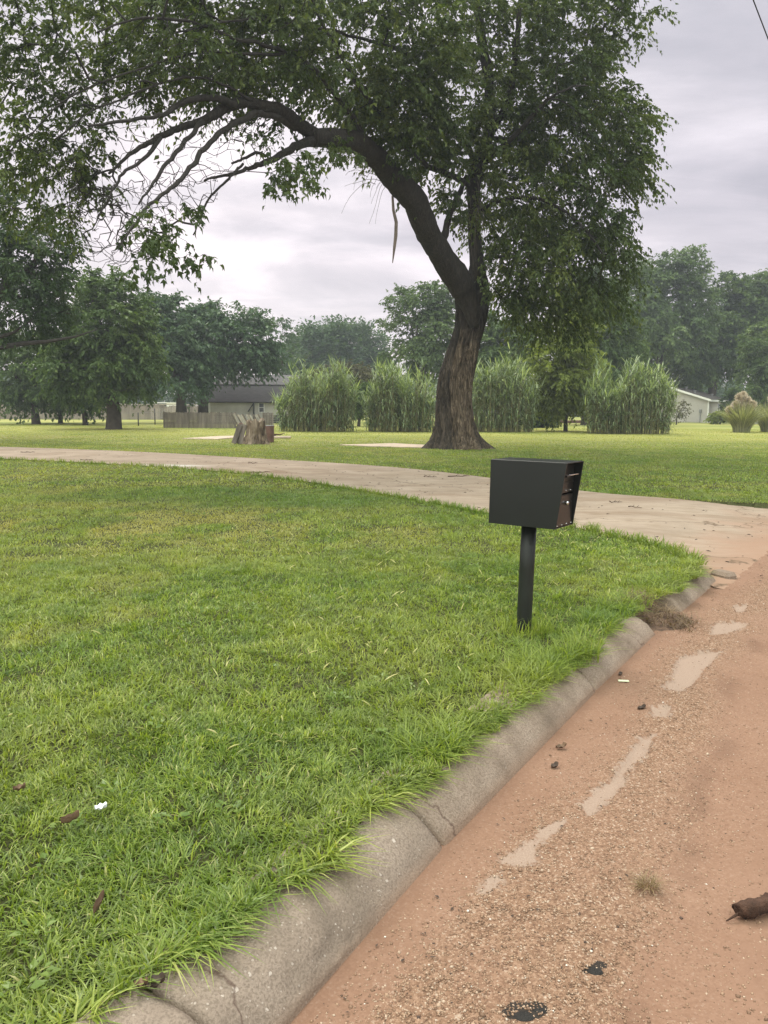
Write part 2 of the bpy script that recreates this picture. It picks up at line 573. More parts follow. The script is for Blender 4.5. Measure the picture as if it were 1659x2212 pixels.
M['seed'] = t.m
M['wire'] = simple('black_cable', (0.02, 0.02, 0.02), 0.6, 0.1, 5)
M['vine'] = simple('dry_vine', (0.10, 0.085, 0.065), 0.9, 0.3, 9)

# ------------------------------------------------------------------ road edge line (foot of the kerb) and its offsets
EDGE = np.array([[-2.75, -2.5], [-1.25, 0.0], [-0.24, 1.80], [0.23, 2.63], [1.22, 4.22], [1.99, 5.40], [3.16, 7.08], [4.62, 9.1], [6.8, 12.1], [24, 36.2], [150, 212.2]])
_d = np.diff(EDGE, axis=0)
_s = np.concatenate([[0], np.cumsum(np.linalg.norm(_d, axis=1))])


def edge_at(s):
    s = np.asarray(s, float)
    x, y = np.interp(s, _s, EDGE[:, 0]), np.interp(s, _s, EDGE[:, 1])
    e = 0.35
    tx = np.interp(s + e, _s, EDGE[:, 0]) - np.interp(s - e, _s, EDGE[:, 0])
    ty = np.interp(s + e, _s, EDGE[:, 1]) - np.interp(s - e, _s, EDGE[:, 1])
    L = np.hypot(tx, ty)
    return np.stack([x, y], -1), np.stack([tx / L, ty / L], -1)   # point, tangent


def off(s, d, z):
    """point at arc s, d metres to the LEFT (lawn side) of the road edge"""
    p, tg = edge_at(s)
    n = np.stack([-tg[..., 1], tg[..., 0]], -1)
    d = np.asarray(d, float)
    q = p + n * d[..., None]
    return np.concatenate([q, np.broadcast_to(np.asarray(z, float), d.shape)[..., None]], -1)


_ss = np.linspace(0, 40, 4001)
_pp, _tt = edge_at(_ss)


def edge_coords(x, y):
    """arc length and signed distance (positive on the lawn side) of ground points"""
    x, y = np.asarray(x, float).ravel(), np.asarray(y, float).ravel()
    s = np.interp(y, _pp[:, 1], _ss)
    for _ in range(4):
        p, tg = edge_at(s)
        s = s + ((x - p[:, 0]) * tg[:, 0] + (y - p[:, 1]) * tg[:, 1]) * 0.9
    p, tg = edge_at(s)
    return s, -(x - p[:, 0]) * tg[:, 1] + (y - p[:, 1]) * tg[:, 0]


# ------------------------------------------------------------------ driveway
DF = np.array([[-60, 46], [-30, 34.0], [-13.55, 27.16], [-7.95, 24.94], [-2.97, 21.42], [0.0, 19.4], [2.18, 16.45], [3.44, 13.7], [4.6, 12.65], [5.98, 12.0], [7.3, 12.25]])
DN = np.array([[-57, 40], [-27, 28.0], [-10.6, 21.19], [-6.08, 19.03], [-3.42, 17.18], [-1.15, 14.69], [0.52, 12.17], [1.48, 10.6], *[list(G(a_, b_)[:2] / 1.02) for a_, b_ in ((1240, 1140), (1330, 1155), (1400, 1170), (1465, 1187), (1508, 1206), (1528, 1228), (1545, 1250))], [3.52, 6.95]])


def resample(pl, n, smoothing=2):
    for _ in range(smoothing):
        q = [pl[0]]
        for a, b in zip(pl[:-1], pl[1:]):
            q += [a * 0.75 + b * 0.25, a * 0.25 + b * 0.75]
        q.append(pl[-1])
        pl = np.array(q)
    d = np.concatenate([[0], np.cumsum(np.linalg.norm(np.diff(pl, axis=0), axis=1))])
    # dense toward the road end
    u = 1 - (1 - np.linspace(0, 1, n)) ** 1.6
    return np.stack([np.interp(u * d[-1], d, pl[:, k]) for k in range(2)], -1)


dF, dN = resample(DF, 220), resample(DN, 220)
dF, dN = dF * 1.02, dN * 1.02
DRIVE_POLY = np.vstack([dN, dF[::-1]])


def pip(x, y, poly):
    inside = np.zeros(len(x), bool)
    px, py = poly[:, 0], poly[:, 1]
    j = len(poly) - 1
    for i in range(len(poly)):
        c = ((py[i] > y) != (py[j] > y))
        with np.errstate(divide='ignore', invalid='ignore'):
            xx = (px[j] - px[i]) * (y - py[i]) / (py[j] - py[i] + 1e-15) + px[i]
        inside ^= c & (x < xx)
        j = i
    return inside


def near_poly(x, y, poly, step=4):
    d = np.full(len(x), 1e9)
    P_ = poly[::step]
    for a in P_:
        d = np.minimum(d, (x - a[0]) ** 2 + (y - a[1]) ** 2)
    return np.sqrt(d)


W = np.linspace(0, 1, 60)
p2 = dN[:, None] * (1 - W[None, :, None]) + dF[:, None] * W[None, :, None]
s_, d_ = edge_coords(p2[..., 0], p2[..., 1])
zz = 0.012 + (LAWN + 0.004 - 0.012) * smooth(0.0, 2.2, np.where(p2[..., 1].ravel() > 25, 9, d_))
zz = np.where((d_ < 0) & (p2[..., 1].ravel() < 20), 0.012 + d_ * 0.12, zz)
pts = np.c_[p2.reshape(-1, 2), zz]
n, m = p2.shape[:2]
i = np.arange(n - 1)[:, None] * m
j = np.arange(m - 1)[None]
q = np.stack([i + j, i + m + j, i + m + j + 1, i + j + 1], -1).reshape(-1, 4)
mb = MB().add(pts, q)
drive = mb.build('driveway', M['drive'], smooth=True)
tag(drive, kind='structure')
x, y = pts[:, 0], pts[:, 1]
sand = smooth(1.1, 0.05, d_ + (fbm(x * 1.5, y * 1.5, 4) - 0.5) * 1.5) * 0.85 * (y < 14)
attr(drive, 'sand', sand)
k1 = G(560, 1015, .154)
st = np.exp(-(((x - k1[0]) / 2.2) ** 2 + ((y - k1[1]) / 1.0) ** 2)) * smooth(0.45, 0.6, fbm(x * 3, y * 3, 4, 4)) * 0.8
wside = np.tile(W, n)
st = np.maximum(st, smooth(0.52, 0.7, fbm(x * 0.8, y * 2.4, 4, 9)) * 0.35)
attr(drive, 'stain', st)
k2 = G(365, 1003, .154)
attr(drive, 'pale', np.exp(-(((x - k2[0]) / 0.75) ** 2 + ((y - k2[1]) / 0.3) ** 2)) * smooth(0.3, 0.55, fbm(x * 3, y * 3, 4, 5)))

# ------------------------------------------------------------------ lawn and ground
gb = MB().box((0, 110, -0.35), (480, 260, 0.5))
tag(gb.build('ground', M['lawn']), kind='structure')
ys = np.concatenate([np.linspace(-2.2, 14, 150), np.linspace(14.3, 60, 60), np.linspace(62, 235, 30)])
xe, ye = off(np.linspace(0, 262, 5000), np.full(5000, 0.30), 0)[:, :2].T
xr = np.interp(ys, ye, xe)
V = 1 - np.linspace(0, 1, 90) ** 0.35
V[-1] = 0
V[0] = 1
V = np.sort(V)[::-1]


def lawn_fn(U, Vv):
    xr_ = np.interp(U, ys, xr)
    X = -235 + (np.minimum(xr_, 235) + 235) * (1 - (1 - Vv) ** 3)
    Z = LAWN + (fbm(X * 0.4, U * 0.4, 3, 2) - 0.5) * 0.05 * (U < 60) * smooth(0.0, 1.0, xr_ - X) - 0.012
    ins = (pip(X.ravel(), U.ravel(), DRIVE_POLY)).reshape(X.shape) & (U < 24)
    sd, dd = edge_coords(X.ravel(), U.ravel())
    zd = 0.012 + (LAWN + 0.004 - 0.012) * smooth(0.0, 2.2, dd).reshape(X.shape) - 0.05
    Z = np.where(ins, np.minimum(Z, zd), Z)
    return np.stack([X, U, Z], -1)


v_, q_ = grid(ys, np.linspace(0, 1, 420), lawn_fn)
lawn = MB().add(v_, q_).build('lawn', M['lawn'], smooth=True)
tag(lawn, kind='structure')


def lawn_z(x, y):
    xr_ = np.interp(y, ys, xr)
    return LAWN + (fbm(x * 0.4, y * 0.4, 3, 2) - 0.5) * 0.05 * (y < 60) * smooth(0.0, 1.0, xr_ - x) - 0.012


# concrete pads let into the lawn
def pad(name, pts, label=None):
    w = np.array([G(*a)[:2] for a in pts])
    c = w.mean(0)
    ring = []
    for a, b in zip(w, np.roll(w, -1, 0)):
        for k in range(8):
            f = k / 8
            pnt = a * (1 - f) + b * f
            pnt = pnt + (c - pnt) * (0.10 * (vnoise(pnt[0] * 1.7, pnt[1] * 1.7, 5) - 0.3))
            ring.append(pnt)
    ring = np.array(ring)
    o = MB().prism(ring, 0.10, LAWN + 0.03).build(name, M['slab'])
    tag(o, kind='structure')
    return ring


PADS = [pad('concrete_pad', [(395, 948), (470, 949.5), (532, 944), (535, 941.5), (470, 943)]),
        pad('concrete_pad', [(735, 962), (800, 965.5), (928, 968), (935, 963), (850, 958.5)])]

# ------------------------------------------------------------------ road
PATCH = [  # bare concrete showing through the gravel: (x, y, rx, ry, angle) on the picture -> ground ellipses
    [(1465, 1425), (1510, 1412), (1560, 1408), (1530, 1440), (1500, 1478), (1470, 1500), (1425, 1488), (1450, 1470)],
    [(1385, 1595), (1415, 1592), (1390, 1640), (1355, 1665), (1345, 1700), (1300, 1752), (1270, 1765), (1255, 1740), (1290, 1705), (1320, 1690), (1345, 1650)],
    [(1180, 1782), (1222, 1772), (1205, 1795), (1160, 1825), (1158, 1868), (1110, 1870), (1075, 1862), (1110, 1840), (1150, 1815)],
    [(1045, 1905), (1080, 1892), (1083, 1905), (1060, 1925), (1040, 1930)],
    [(1540, 1350), (1595, 1345), (1615, 1355), (1570, 1372), (1535, 1375)],
    [(1585, 1312), (1615, 1308), (1610, 1322), (1590, 1327)],
    [(1405, 1528), (1452, 1532), (1440, 1555), (1410, 1552)],
]
us = np.concatenate([np.linspace(0, 4.55, 20), np.arange(4.57, 11.4, 0.02), np.linspace(11.45, 16, 90), np.linspace(16.5, 225, 60)])
vs = np.concatenate([np.array([-0.10, -0.05]), np.arange(0, 2.6, 0.016), np.linspace(2.65, 6.5, 60), np.linspace(7, 14, 10)])
p_, q_ = grid(us, vs, lambda U, Vv: off(U, -Vv, 0.0))
U_, V_ = np.meshgrid(us, vs, indexing='ij')
U_, V_ = U_.ravel(), V_.ravel()
x, y = p_[:, 0], p_[:, 1]
wob = (fbm(U_ * 0.9, U_ * 0 + 3, 3, 4) - 0.5) * 0.35
ridge_c = 0.57 + wob - 0.02 * (U_ - 2.4)
gravel = np.exp(-((V_ - ridge_c) / 0.21) ** 2)
gravel = np.maximum(gravel, 0.9 * smooth(7.1, 6.2, U_) * smooth(0.12, 0.25, V_) * smooth(0.85, 0.68, V_ + wob))
gravel = np.clip(gravel * (0.55 + 0.9 * fbm(x * 4, y * 4, 3, 7)), 0, 1)
bare = np.zeros(len(x))
for pl in PATCH:
    w = np.array([G(a, b, 0.0)[:2] for a, b in pl])
    sel = np.where((np.abs(x - w[:, 0].mean()) < 1.0) & (np.abs(y - w[:, 1].mean()) < 1.0))[0]
    ins = pip(x[sel], y[sel], w)
    ring = np.vstack([np.linspace(a, b, 14) for a, b in zip(w, np.roll(w, -1, 0))])
    dd = near_poly(x[sel], y[sel], ring, 1)
    bare[sel] = np.maximum(bare[sel], np.clip(np.where(ins, 0.58 + dd * 6, 0.52 - dd * 6), 0, 1))
tar = np.zeros(len(x))
for (tx, ty, r) in [(1130, 2195, 0.05), (1160, 2190, 0.03), (1285, 2098, 0.025), (1262, 2110, 0.014), (1300, 2090, 0.018)]:
    g = G(tx, ty, 0)
    tar = np.maximum(tar, 0.85 * np.exp(-(((x - g[0]) / (r * 1.6)) ** 2 + ((y - g[1]) / r) ** 2)))
gravel = np.maximum(gravel, 0.22)
gravel *= 1 - 0.8 * smooth(0.4, 0.6, bare)
gravel *= 1 - 0.75 * smooth(0.9, 1.1, V_ + wob) * (0.6 + 0.4 * np.sin(V_ * 14 + wob * 9))
h = 0.018 * np.exp(-((V_ - ridge_c) / 0.19) ** 2) + 0.02 * smooth(1.0, 2.4, V_) - 0.012 * np.exp(-((V_ - ridge_c - 0.27) / 0.09) ** 2)
h = h + (fbm(x * 9, y * 9, 4, 3) - 0.5) * 0.012 + (fbm(x * 55, y * 55, 2, 1) - 0.5) * 0.007 * (0.25 + gravel)
h = np.where(bare > 0.5, np.minimum(h, 0.0) * 0.3, h)
h *= smooth(0.0, 0.06, V_)
p_[:, 2] = h
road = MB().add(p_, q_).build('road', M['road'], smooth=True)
tag(road, kind='structure')
attr(road, 'gravel', gravel)
attr(road, 'bare', bare)
attr(road, 'tar', tar)
attr(road, 'ridge_shade_foot_dark', 0.75 * np.exp(-((V_ - ridge_c - 0.25) / 0.055) ** 2) * smooth(0.45, 0.65, fbm(x * 2.5, y * 2.5, 4, 6)) + 0.6 * np.exp(-(V_ / 0.05) ** 2) * smooth(11.6, 11.2, U_))  # ridge's shade painted as a dark line, plus a darker kerb foot


def road_z(x, y):
    s, d = edge_coords(x, y)
    V = -d
    w = (fbm(s * 0.9, s * 0 + 3, 3, 4) - 0.5) * 0.35
    rc = 0.57 + w - 0.02 * (s - 2.4)
    return 0.018 * np.exp(-((V - rc) / 0.19) ** 2) + 0.02 * smooth(1.0, 2.4, V) - 0.012 * np.exp(-((V - rc - 0.27) / 0.09) ** 2) + (fbm(x * 9, y * 9, 4, 3) - 0.5) * 0.012


# loose pebbles
N = 60000
su = 4.85 + 8.0 * rng.random(N * 3) ** 2.0
sv = rng.random(N * 3) * 2.3 + 0.04
xy = off(su, -sv, 0)[:, :2]
w = (fbm(su * 0.9, su * 0 + 3, 3, 4) - 0.5) * 0.35
den = np.exp(-((sv - (0.57 + w - 0.02 * (su - 2.4))) / 0.23) ** 2) + 0.9 * smooth(7.3, 6.4, su) * smooth(0.1, 0.25, sv) * smooth(0.85, 0.68, sv + w) + 0.17
den *= 0.35 + 1.1 * fbm(xy[:, 0] * 4, xy[:, 1] * 4, 3, 7)
for pl in PATCH:
    wv_ = np.array([G(a, b, 0.0)[:2] for a, b in pl])
    den[pip(xy[:, 0], xy[:, 1], wv_)] *= 0.04
keep = np.where(rng.random(N * 3) < den)[0][:N]
xy, su, sv = xy[keep], su[keep], sv[keep]
n = len(xy)
size = 0.0019 + 0.0030 * rng.random(n) ** 2.5 + 0.004 * (rng.random(n) < 0.012)
octv = np.array([[1, 0, 0], [-1, 0, 0], [0, 1, 0], [0, -1, 0], [0, 0, 1], [0, 0, -1]], float)
octf = np.array([[0, 2, 4], [2, 1, 4], [1, 3, 4], [3, 0, 4], [2, 0, 5], [1, 2, 5], [3, 1, 5], [0, 3, 5]])
ang = rng.random(n) * 6.283
sc = size[:, None] * np.c_[1 + 0.5 * rng.random(n), 0.8 + 0.4 * rng.random(n), 0.45 + 0.4 * rng.random(n)]
vv = octv[None] * sc[:, None] * (1 + 0.35 * (rng.random((n, 6, 1)) - 0.5))
ca, sa = np.cos(ang)[:, None], np.sin(ang)[:, None]
vv = np.stack([vv[..., 0] * ca - vv[..., 1] * sa, vv[..., 0] * sa + vv[..., 1] * ca, vv[..., 2]], -1)
vv += np.c_[xy, road_z(xy[:, 0], xy[:, 1]) + size * 0.08][:, None]
ff = (octf[None] + 6 * np.arange(n)[:, None, None]).reshape(-1, 3)
tn = np.clip(0.16 + rng.random(n) * 0.78 + 0.15 * (rng.random(n) < 0.03) - 0.3 * (rng.random(n) < 0.05), 0, 1)
o = MB().add(vv.reshape(-1, 3), ff, np.repeat(tn, 6)).build('gravel', M['pebble'], smooth=True)
tag(o, 'loose salmon coloured gravel strewn over the sandy road', 'gravel', kind='stuff')

# ------------------------------------------------------------------ kerb
PROF = np.array([[-0.01, -0.06], [0.0, -0.004], [0.012, 0.016], [0.035, 0.042], [0.065, 0.070], [0.095, 0.093], [0.125, 0.108], [0.16, 0.118], [0.20, 0.123], [0.26, 0.126], [0.36, 0.127], [0.375, 0.12], [0.38, 0.01]])


def arc_of(x, y):
    g = G(x, y, 0.0)
    return float(edge_coords([g[0]], [g[1]])[0][0])


sJ = [arc_of(960, 1830), arc_of(1300, 1495), arc_of(1428, 1372), arc_of(1475, 1322), arc_of(1552, 1257)]
SEG = [(0.0, sJ[0] - 1.15, 0), (sJ[0] - 1.135, sJ[0] - 0.006, 0), (sJ[0] + 0.008, sJ[1] - 0.005, 0.004), (sJ[1] + 0.007, sJ[2], -0.003), (sJ[3] - 0.02, sJ[4], -0.012)]
for k, (a, b, dz) in enumerate(SEG):
    uu = np.linspace(a, b, max(12, int((b - a) / 0.02)))
    pr = PROF
    pi_ = np.arange(len(pr))
    fine = np.linspace(0, len(pr) - 1, 49)
    pd, pz = np.interp(fine, pi_, pr[:, 0]), np.interp(fine, pi_, pr[:, 1])

    def kfn(U, K):
        ki = K.astype(int)
        d, z = pd[ki], pz[ki]
        endr = np.minimum(U - a, b - U)
        rd = np.clip(1 - endr / 0.02, 0, 1) ** 2 * 0.010
        if k >= 3:
            er = fbm(U * 14, d * 14, 3, 3)
            z = z - (er - 0.4).clip(0) * 0.06 * smooth(0.12, 0.3, d)
        wob = (fbm(U * 3, U * 0, 3, 8) - 0.5) * 0.02
        chip = (fbm(U * 26, d * 26, 4, 5) - 0.5) * 0.010 - 0.014 * smooth(0.66, 0.8, fbm(U * 7, d * 9, 4, 15)) + (fbm(U * 90, d * 90, 2, 6) - 0.5) * 0.004
        return off(U, d + wob * smooth(0, 0.02, z) + 0.002, z + dz - rd + chip * smooth(0.0, 0.03, z))
    v_, q_ = grid(uu, np.arange(49), kfn)
    mb = MB().add(v_, [q_])
    # closed ends
    mb.f.append(np.arange(49)[None])
    mb.f.append((np.arange(49)[::-1] + (len(uu) - 1) * 49)[None])
    o = mb.build('kerb', M['kerb'], smooth=True)
    tag(o, kind='structure')
    attr(o, 'dirt', np.tile(np.clip(smooth(0.05, -0.02, pz) + 0.25, 0, 1), len(uu)))
    attr(o, 'near', np.repeat(smooth(sJ[0] + 0.05, sJ[0] - 0.05, uu), 49))
# broken stub of kerb at the mouth of the driveway
a0, a1 = np.array(G(1548, 1232, 0.05)), np.array(G(1578, 1246, 0.02))
mb = MB()
ring = np.linspace(0, 1, 14)
dirv = (a1 - a0)
pthk = a0[None] + dirv[None] * ring[:, None]
pthk[:, 2] = np.linspace(0.09, 0.03, 14)
mb.box((a0 + a1) / 2 - np.array([0, 0, 0.02]), (np.linalg.norm(a1 - a0) + 0.05, 0.16, 0.09), rotz(math.atan2(dirv[1], dirv[0])), bev=0.03)
o = mb.build('kerb', M['kerb'])
tag(o, kind='structure')
attr(o, 'dirt', np.full(mb.n, 0.4))
attr(o, 'near', np.zeros(mb.n))
# clump of dirt and dead grass lying in the gutter where the kerb is broken
gx = G(1458, 1345, 0.02)
mb = MB()
_s0 = 0.5 * (sJ[2] + sJ[3])


def heap(U, Vv):
    hh = 0.075 * np.exp(-((U - _s0) / 0.17) ** 2) * np.exp(-((Vv - 0.06) / 0.13) ** 2) * (0.5 + fbm(U * 18, Vv * 18, 4, 2)) + 0.14 * smooth(0.1, 0.3, Vv)
    e = np.minimum(1, np.minimum((U - _s0 + 0.42) / 0.1, (_s0 + 0.42 - U) / 0.1))
    return off(U, Vv, np.maximum(hh * np.clip(e, 0, 1) - 0.004, -0.01) + (fbm(U * 40, Vv * 40, 3) - 0.5) * 0.012)


v_, q_ = grid(np.linspace(_s0 - 0.4, _s0 + 0.4, 60), np.linspace(-0.2, 0.36, 50), heap)
HEAP = v_
o = MB().add(v_, q_).build('soil', M['dirt'], smooth=True)
tag(o, kind='structure')


# ------------------------------------------------------------------ grass
def blades(mb, px, py, pz, h, w, lean, tint, nseg, dirn=None, curl=1.0):
    n = len(px)
    th = rng.random(n) * 6.2832 if dirn is None else dirn
    dx, dy = np.cos(th), np.sin(th)
    fa = th + math.pi / 2 + (rng.random(n) - 0.5) * 1.6
    sx, sy = np.cos(fa), np.sin(fa)
    rows = []
    for k in range(nseg):
        t_ = k / nseg
        ww = w * (1 - t_) ** 0.5 * (0.8 + 0.4 * min(1, t_ * 3))
        cx = px + dx * h * lean * t_ ** (1.0 + 0.8 * curl)
        cy = py + dy * h * lean * t_ ** (1.0 + 0.8 * curl)
        cz = pz + h * (t_ - 0.42 * np.minimum(lean, 1.5) * t_ ** 2)
        rows.append(np.stack([cx - sx * ww / 2, cy - sy * ww / 2, cz], -1))
        rows.append(np.stack([cx + sx * ww / 2, cy + sy * ww / 2, cz], -1))
    rows.append(np.stack([px + dx * h * lean, py + dy * h * lean, pz + h * (1 - 0.42 * np.minimum(lean, 1.5))], -1))
    V = np.stack(rows, 1)
    nv = V.shape[1]
    base = (np.arange(n) * nv)[:, None]
    fs = []
    for k in range(nseg - 1):
        fs.append(base + np.array([2 * k, 2 * k + 1, 2 * k + 3, 2 * k + 2])[None])
    tri = base + np.array([2 * nseg - 2, 2 * nseg - 1, 2 * nseg])[None]
    mb.add(V.reshape(-1, 3), fs + [tri], np.repeat(tint, nv))
    return nv


TREE = G(990, 970)
BARE = [(G(800, 1140), 0.42, 0.16), (G(145, 1172), 0.6, 0.28), (G(1190, 1392), 0.13, 0.10), (G(75, 1195), 0.5, 0.2), (G(330, 1180), 0.35, 0.15), (G(515, 1200), 0.5, 0.15)]


def lawn_patches(x, y):
    """dry: yellowing, thin turf; lush: dark rank turf along the driveway, and tree shade painted as darker turf"""
    dry = 1.1 * np.exp(-(((x + 3.2) / 2.6) ** 2 + ((y - 9.6) / 1.9) ** 2)) * smooth(0.35, 0.6, fbm(x * 1.1, y * 1.1, 4, 11)) + 0.35 * smooth(0.5, 0.7, fbm(x * 0.9 + 5, y * 0.9, 3, 15)) * (y > 4)
    dry = dry + 0.45 * np.exp(-(((x + 7.5) / 3.0) ** 2 + ((y - 15.5) / 3.0) ** 2)) * smooth(0.3, 0.6, fbm(x * 0.9, y * 0.9, 4, 12))
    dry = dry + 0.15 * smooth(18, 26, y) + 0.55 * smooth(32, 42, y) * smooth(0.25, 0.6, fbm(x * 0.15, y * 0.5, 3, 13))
    lush = 0.55 * np.exp(-(((x + 1.5) / 3.2) ** 2 + ((y - 12.6) / 1.7) ** 2))
    lush = lush + 0.35 * smooth(0.55, 0.75, fbm(x * 1.3, y * 1.3, 3, 14))
    lush = lush + 0.35 * np.exp(-(((x - TREE[0] - 4) / 9) ** 2 + ((y - TREE[1] + 5) / 8) ** 2))  # shade around the big tree, painted into the grass colour
    return np.clip(dry, 0, 0.85), np.clip(lush, 0, 0.7)


def scatter(y0, y1, dens, falloff=0.0):
    """ground points in the widened view wedge between two distances, denser near"""
    area = (y1 - y0) * (0.56 * (y0 + y1) + 2.4)
    n = int(area * dens)
    u = rng.random(n)
    yy = y0 + (y1 - y0) * (u ** (1 + falloff))
    half = 0.56 * yy + 1.2
    xx = (rng.random(n) * 2 - 1) * half
    # thin to keep a uniform areal density
    keep = rng.random(n) < half / (0.56 * y1 + 1.2)
    xx, yy = xx[keep], yy[keep]
    return xx, yy


_ge = G(1540, 1252)
S_END = float(edge_coords([_ge[0]], [_ge[1]])[0][0])


def grass_zone(name, y0, y1, dens, hgt, wid, nseg, falloff=0.0, lean0=0.45):
    x, y = scatter(y0, y1, dens, falloff)
    s, d = edge_coords(x, y)
    if y1 > 30:
        d = np.where(y > 30, 9, d)
    over = -0.10 + 0.26 * fbm(s * 2.6, s * 0 + 1, 4, 21) + 0.10 * smooth(6.2, 5.6, s) + 0.10 * smooth(5.4, 4.6, s)
    over = np.where(np.abs(s - _s0) < 0.15, 0.28, over + 0.10)
    ok = (d > over) & ~pip(x, y, DRIVE_POLY)
    for ring in PADS:
        ok &= ~pip(x, y, ring)
    for c, rx, ry in BARE:
        e = ((x - c[0]) / rx) ** 2 + ((y - c[1]) / ry) ** 2
        ok &= ~((e < 1) & (rng.random(len(x)) < 0.72 * (1 - e * 0.6)))
    thin = fbm(x * 3.1, y * 3.1, 3, 22)
    ok &= rng.random(len(x)) < 0.6 + 0.6 * smooth(0.25, 0.5, thin)
    ok &= rng.random(len(x)) < 0.55 + 0.7 * smooth(0.30, 0.5, fbm(x * 11, y * 11, 2, 28))
    x, y, d, s = x[ok], y[ok], d[ok], s[ok]
    n = len(x)
    tuft = fbm(x * 2.3, y * 2.3, 3, 23)
    tuft2 = fbm(x * 9, y * 9, 2, 24)
    edgeb = smooth(0.5, 0.1, d) * (y < 13) * smooth(0.3, 0.6, fbm(x * 5, y * 5, 3, 27)) * 1.3
    hh = hgt * (0.5 + 0.7 * tuft + 0.35 * rng.random(n)) * (0.7 + 0.5 * tuft2) * (1 + 0.75 * edgeb)
    dry, lush = lawn_patches(x, y)
    hh *= (1 - 0.35 * dry) * (1 + 0.5 * lush)
    ww = wid * (0.6 + 0.8 * rng.random(n)) * (1 + 0.25 * edgeb)
    lean = lean0 * 0.6 + 1.5 * rng.random(n) ** 1.3
    th = vnoise(x * 6, y * 6, 25) * 12 + rng.normal(0, 1.3, n)
    # blades at the verge flop out over the kerb
    p, tg = edge_at(s)
    outd = np.arctan2(-tg[:, 0], tg[:, 1])
    flop = rng.random(n) < 0.75 * edgeb
    th = np.where(flop, outd + rng.normal(0, 0.6, n), th)
    lean = np.where(flop, lean + 0.6, lean)
    zb = lawn_z(x, y) - 0.004 + np.where(d < 0.36, 0.02, 0)
    tint = np.clip(0.02 + 0.8 * rng.random(n) + 0.5 * (tuft2 - 0.5) + 0.35 * (tuft - 0.5), 0, 0.92)
    deadb = rng.random(n) < 0.035 + 0.06 * dry
    tint = np.where(deadb, 0.93 + 0.07 * rng.random(n), tint)
    mb = MB()
    nv = blades(mb, x, y, zb, hh, ww, lean, tint, nseg, th)
    o = mb.build(name, M['grass'])
    attr(o, 'dry', np.repeat(dry, nv))
    attr(o, 'lush', np.repeat(lush, nv))
    tag(o, kind='stuff')
    return o


GRASS = [('near', 0.9, 3.6, 17000, 0.052, 0.0056, 3, 0.0), ('mid', 3.6, 7.5, 8000, 0.05, 0.0066, 2, 0.0),
         ('back', 7.5, 14, 3000, 0.048, 0.0095, 2, 0.2), ('far', 14, 30, 700, 0.05, 0.019, 2, 0.2), ('distant', 30, 62, 160, 0.055, 0.04, 1, 0.2)]
for nm_, a, b, dn, hg, wd, sg, fo in GRASS:
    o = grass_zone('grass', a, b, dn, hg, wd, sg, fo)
    o['label'] = {'near': 'lush bright green lawn grass beside the kerb in the foreground', 'mid': 'lawn grass around the foot of the mailbox post',
                  'back': 'lawn grass on the near side of the concrete driveway', 'far': 'lawn grass around the big tree beyond the driveway',
                  'distant': 'far lawn grass in front of the reed clumps'}[nm_]
    o['category'] = 'grass'

# rank tufts: along the verge, around the post, in the gutter heap and one in the road
mb, dr, lu = MB(), [], []


def tufts(centres, per, hgt, wid, spread, tlo, thi, lean=0.7, seg=4, target=None, zf=None):
    mbt = target if target is not None else mb
    for c in centres:
        n = per
        r = spread * np.sqrt(rng.random(n))
        a = rng.random(n) * 6.283
        x, y = c[0] + r * np.cos(a), c[1] + r * np.sin(a)
        z = (lawn_z(x, y) if zf is None else np.full(n, zf)) - 0.003
        nv = blades(mbt, x, y, z, hgt * (0.45 + 0.6 * rng.random(n)), wid * (0.7 + 0.6 * rng.random(n)), lean * (0.3 + 1.1 * rng.random(n)),
                    tlo + (thi - tlo) * rng.random(n), seg, a + rng.normal(0, 0.5, n), 1.2)
        if mbt is mb:
            dr.append(np.zeros(n * nv))
            lu.append(np.zeros(n * nv))


sv_ = np.concatenate([rng.random(120) * 2.6 + 5.6, rng.random(150) * 5.2 + 6.6])
dv_ = 0.20 + 0.22 * rng.random(270) ** 1.2
vc = off(sv_, dv_, 0)
vk = smooth(0.42, 0.6, fbm(sv_ * 3.1, sv_ * 0 + 2, 3, 29)) > rng.random(270)
vk &= sv_ < S_END - 0.15
vc = vc[vk]
tufts(vc, 30, 0.15, 0.0058, 0.06, 0.05, 0.8, 1.15)
POST = np.array([0.962, 5.035])
pc = [POST + np.array([math.cos(a), math.sin(a)]) * (0.09 + 0.08 * rng.random()) for a in np.linspace(0, 6.28, 15)]
tufts(pc, 16, 0.17, 0.0048, 0.06, 0.15, 0.9, 0.5)
tufts([G(1235, 1415)[:2], G(1225, 1425)[:2], G(1275, 1420)[:2], G(1250, 1400)[:2]], 45, 0.2, 0.0058, 0.07, 0.35, 0.85, 0.8)
x_, y_ = scatter(1.2, 9, 26)
s_2, d_2 = edge_coords(x_, y_)
sel = (d_2 > 0.45) & ~pip(x_, y_, DRIVE_POLY)
tufts(np.c_[x_, y_][sel][:1500], 12, 0.105, 0.0055, 0.05, 0.1, 0.85, 0.8, 3)
x_, y_ = scatter(9, 20, 6)
s_2, d_2 = edge_coords(x_, y_)
nd = near_poly(x_, y_, dN, 1)
sel = (nd < 0.3) & ~pip(x_, y_, DRIVE_POLY) & (d_2 > 0.4)
rows = dN[(dN[:, 1] < 24)]
side = []
for a, b in zip(rows[:-1], rows[1:]):
    tdir = (b - a) / (np.linalg.norm(b - a) + 1e-9)
    nn = np.array([-tdir[1], tdir[0]])
    for _ in range(3):
        side.append(a + (b - a) * rng.random() - nn * (0.03 + 0.12 * rng.random()))
side = np.array(side)
side = side[(side[:, 1] > 7.35)]
side = side[~pip(side[:, 0], side[:, 1], DRIVE_POLY)]
tufts(side, 14, 0.15, 0.011, 0.08, 0.02, 0.5, 0.6, 3)
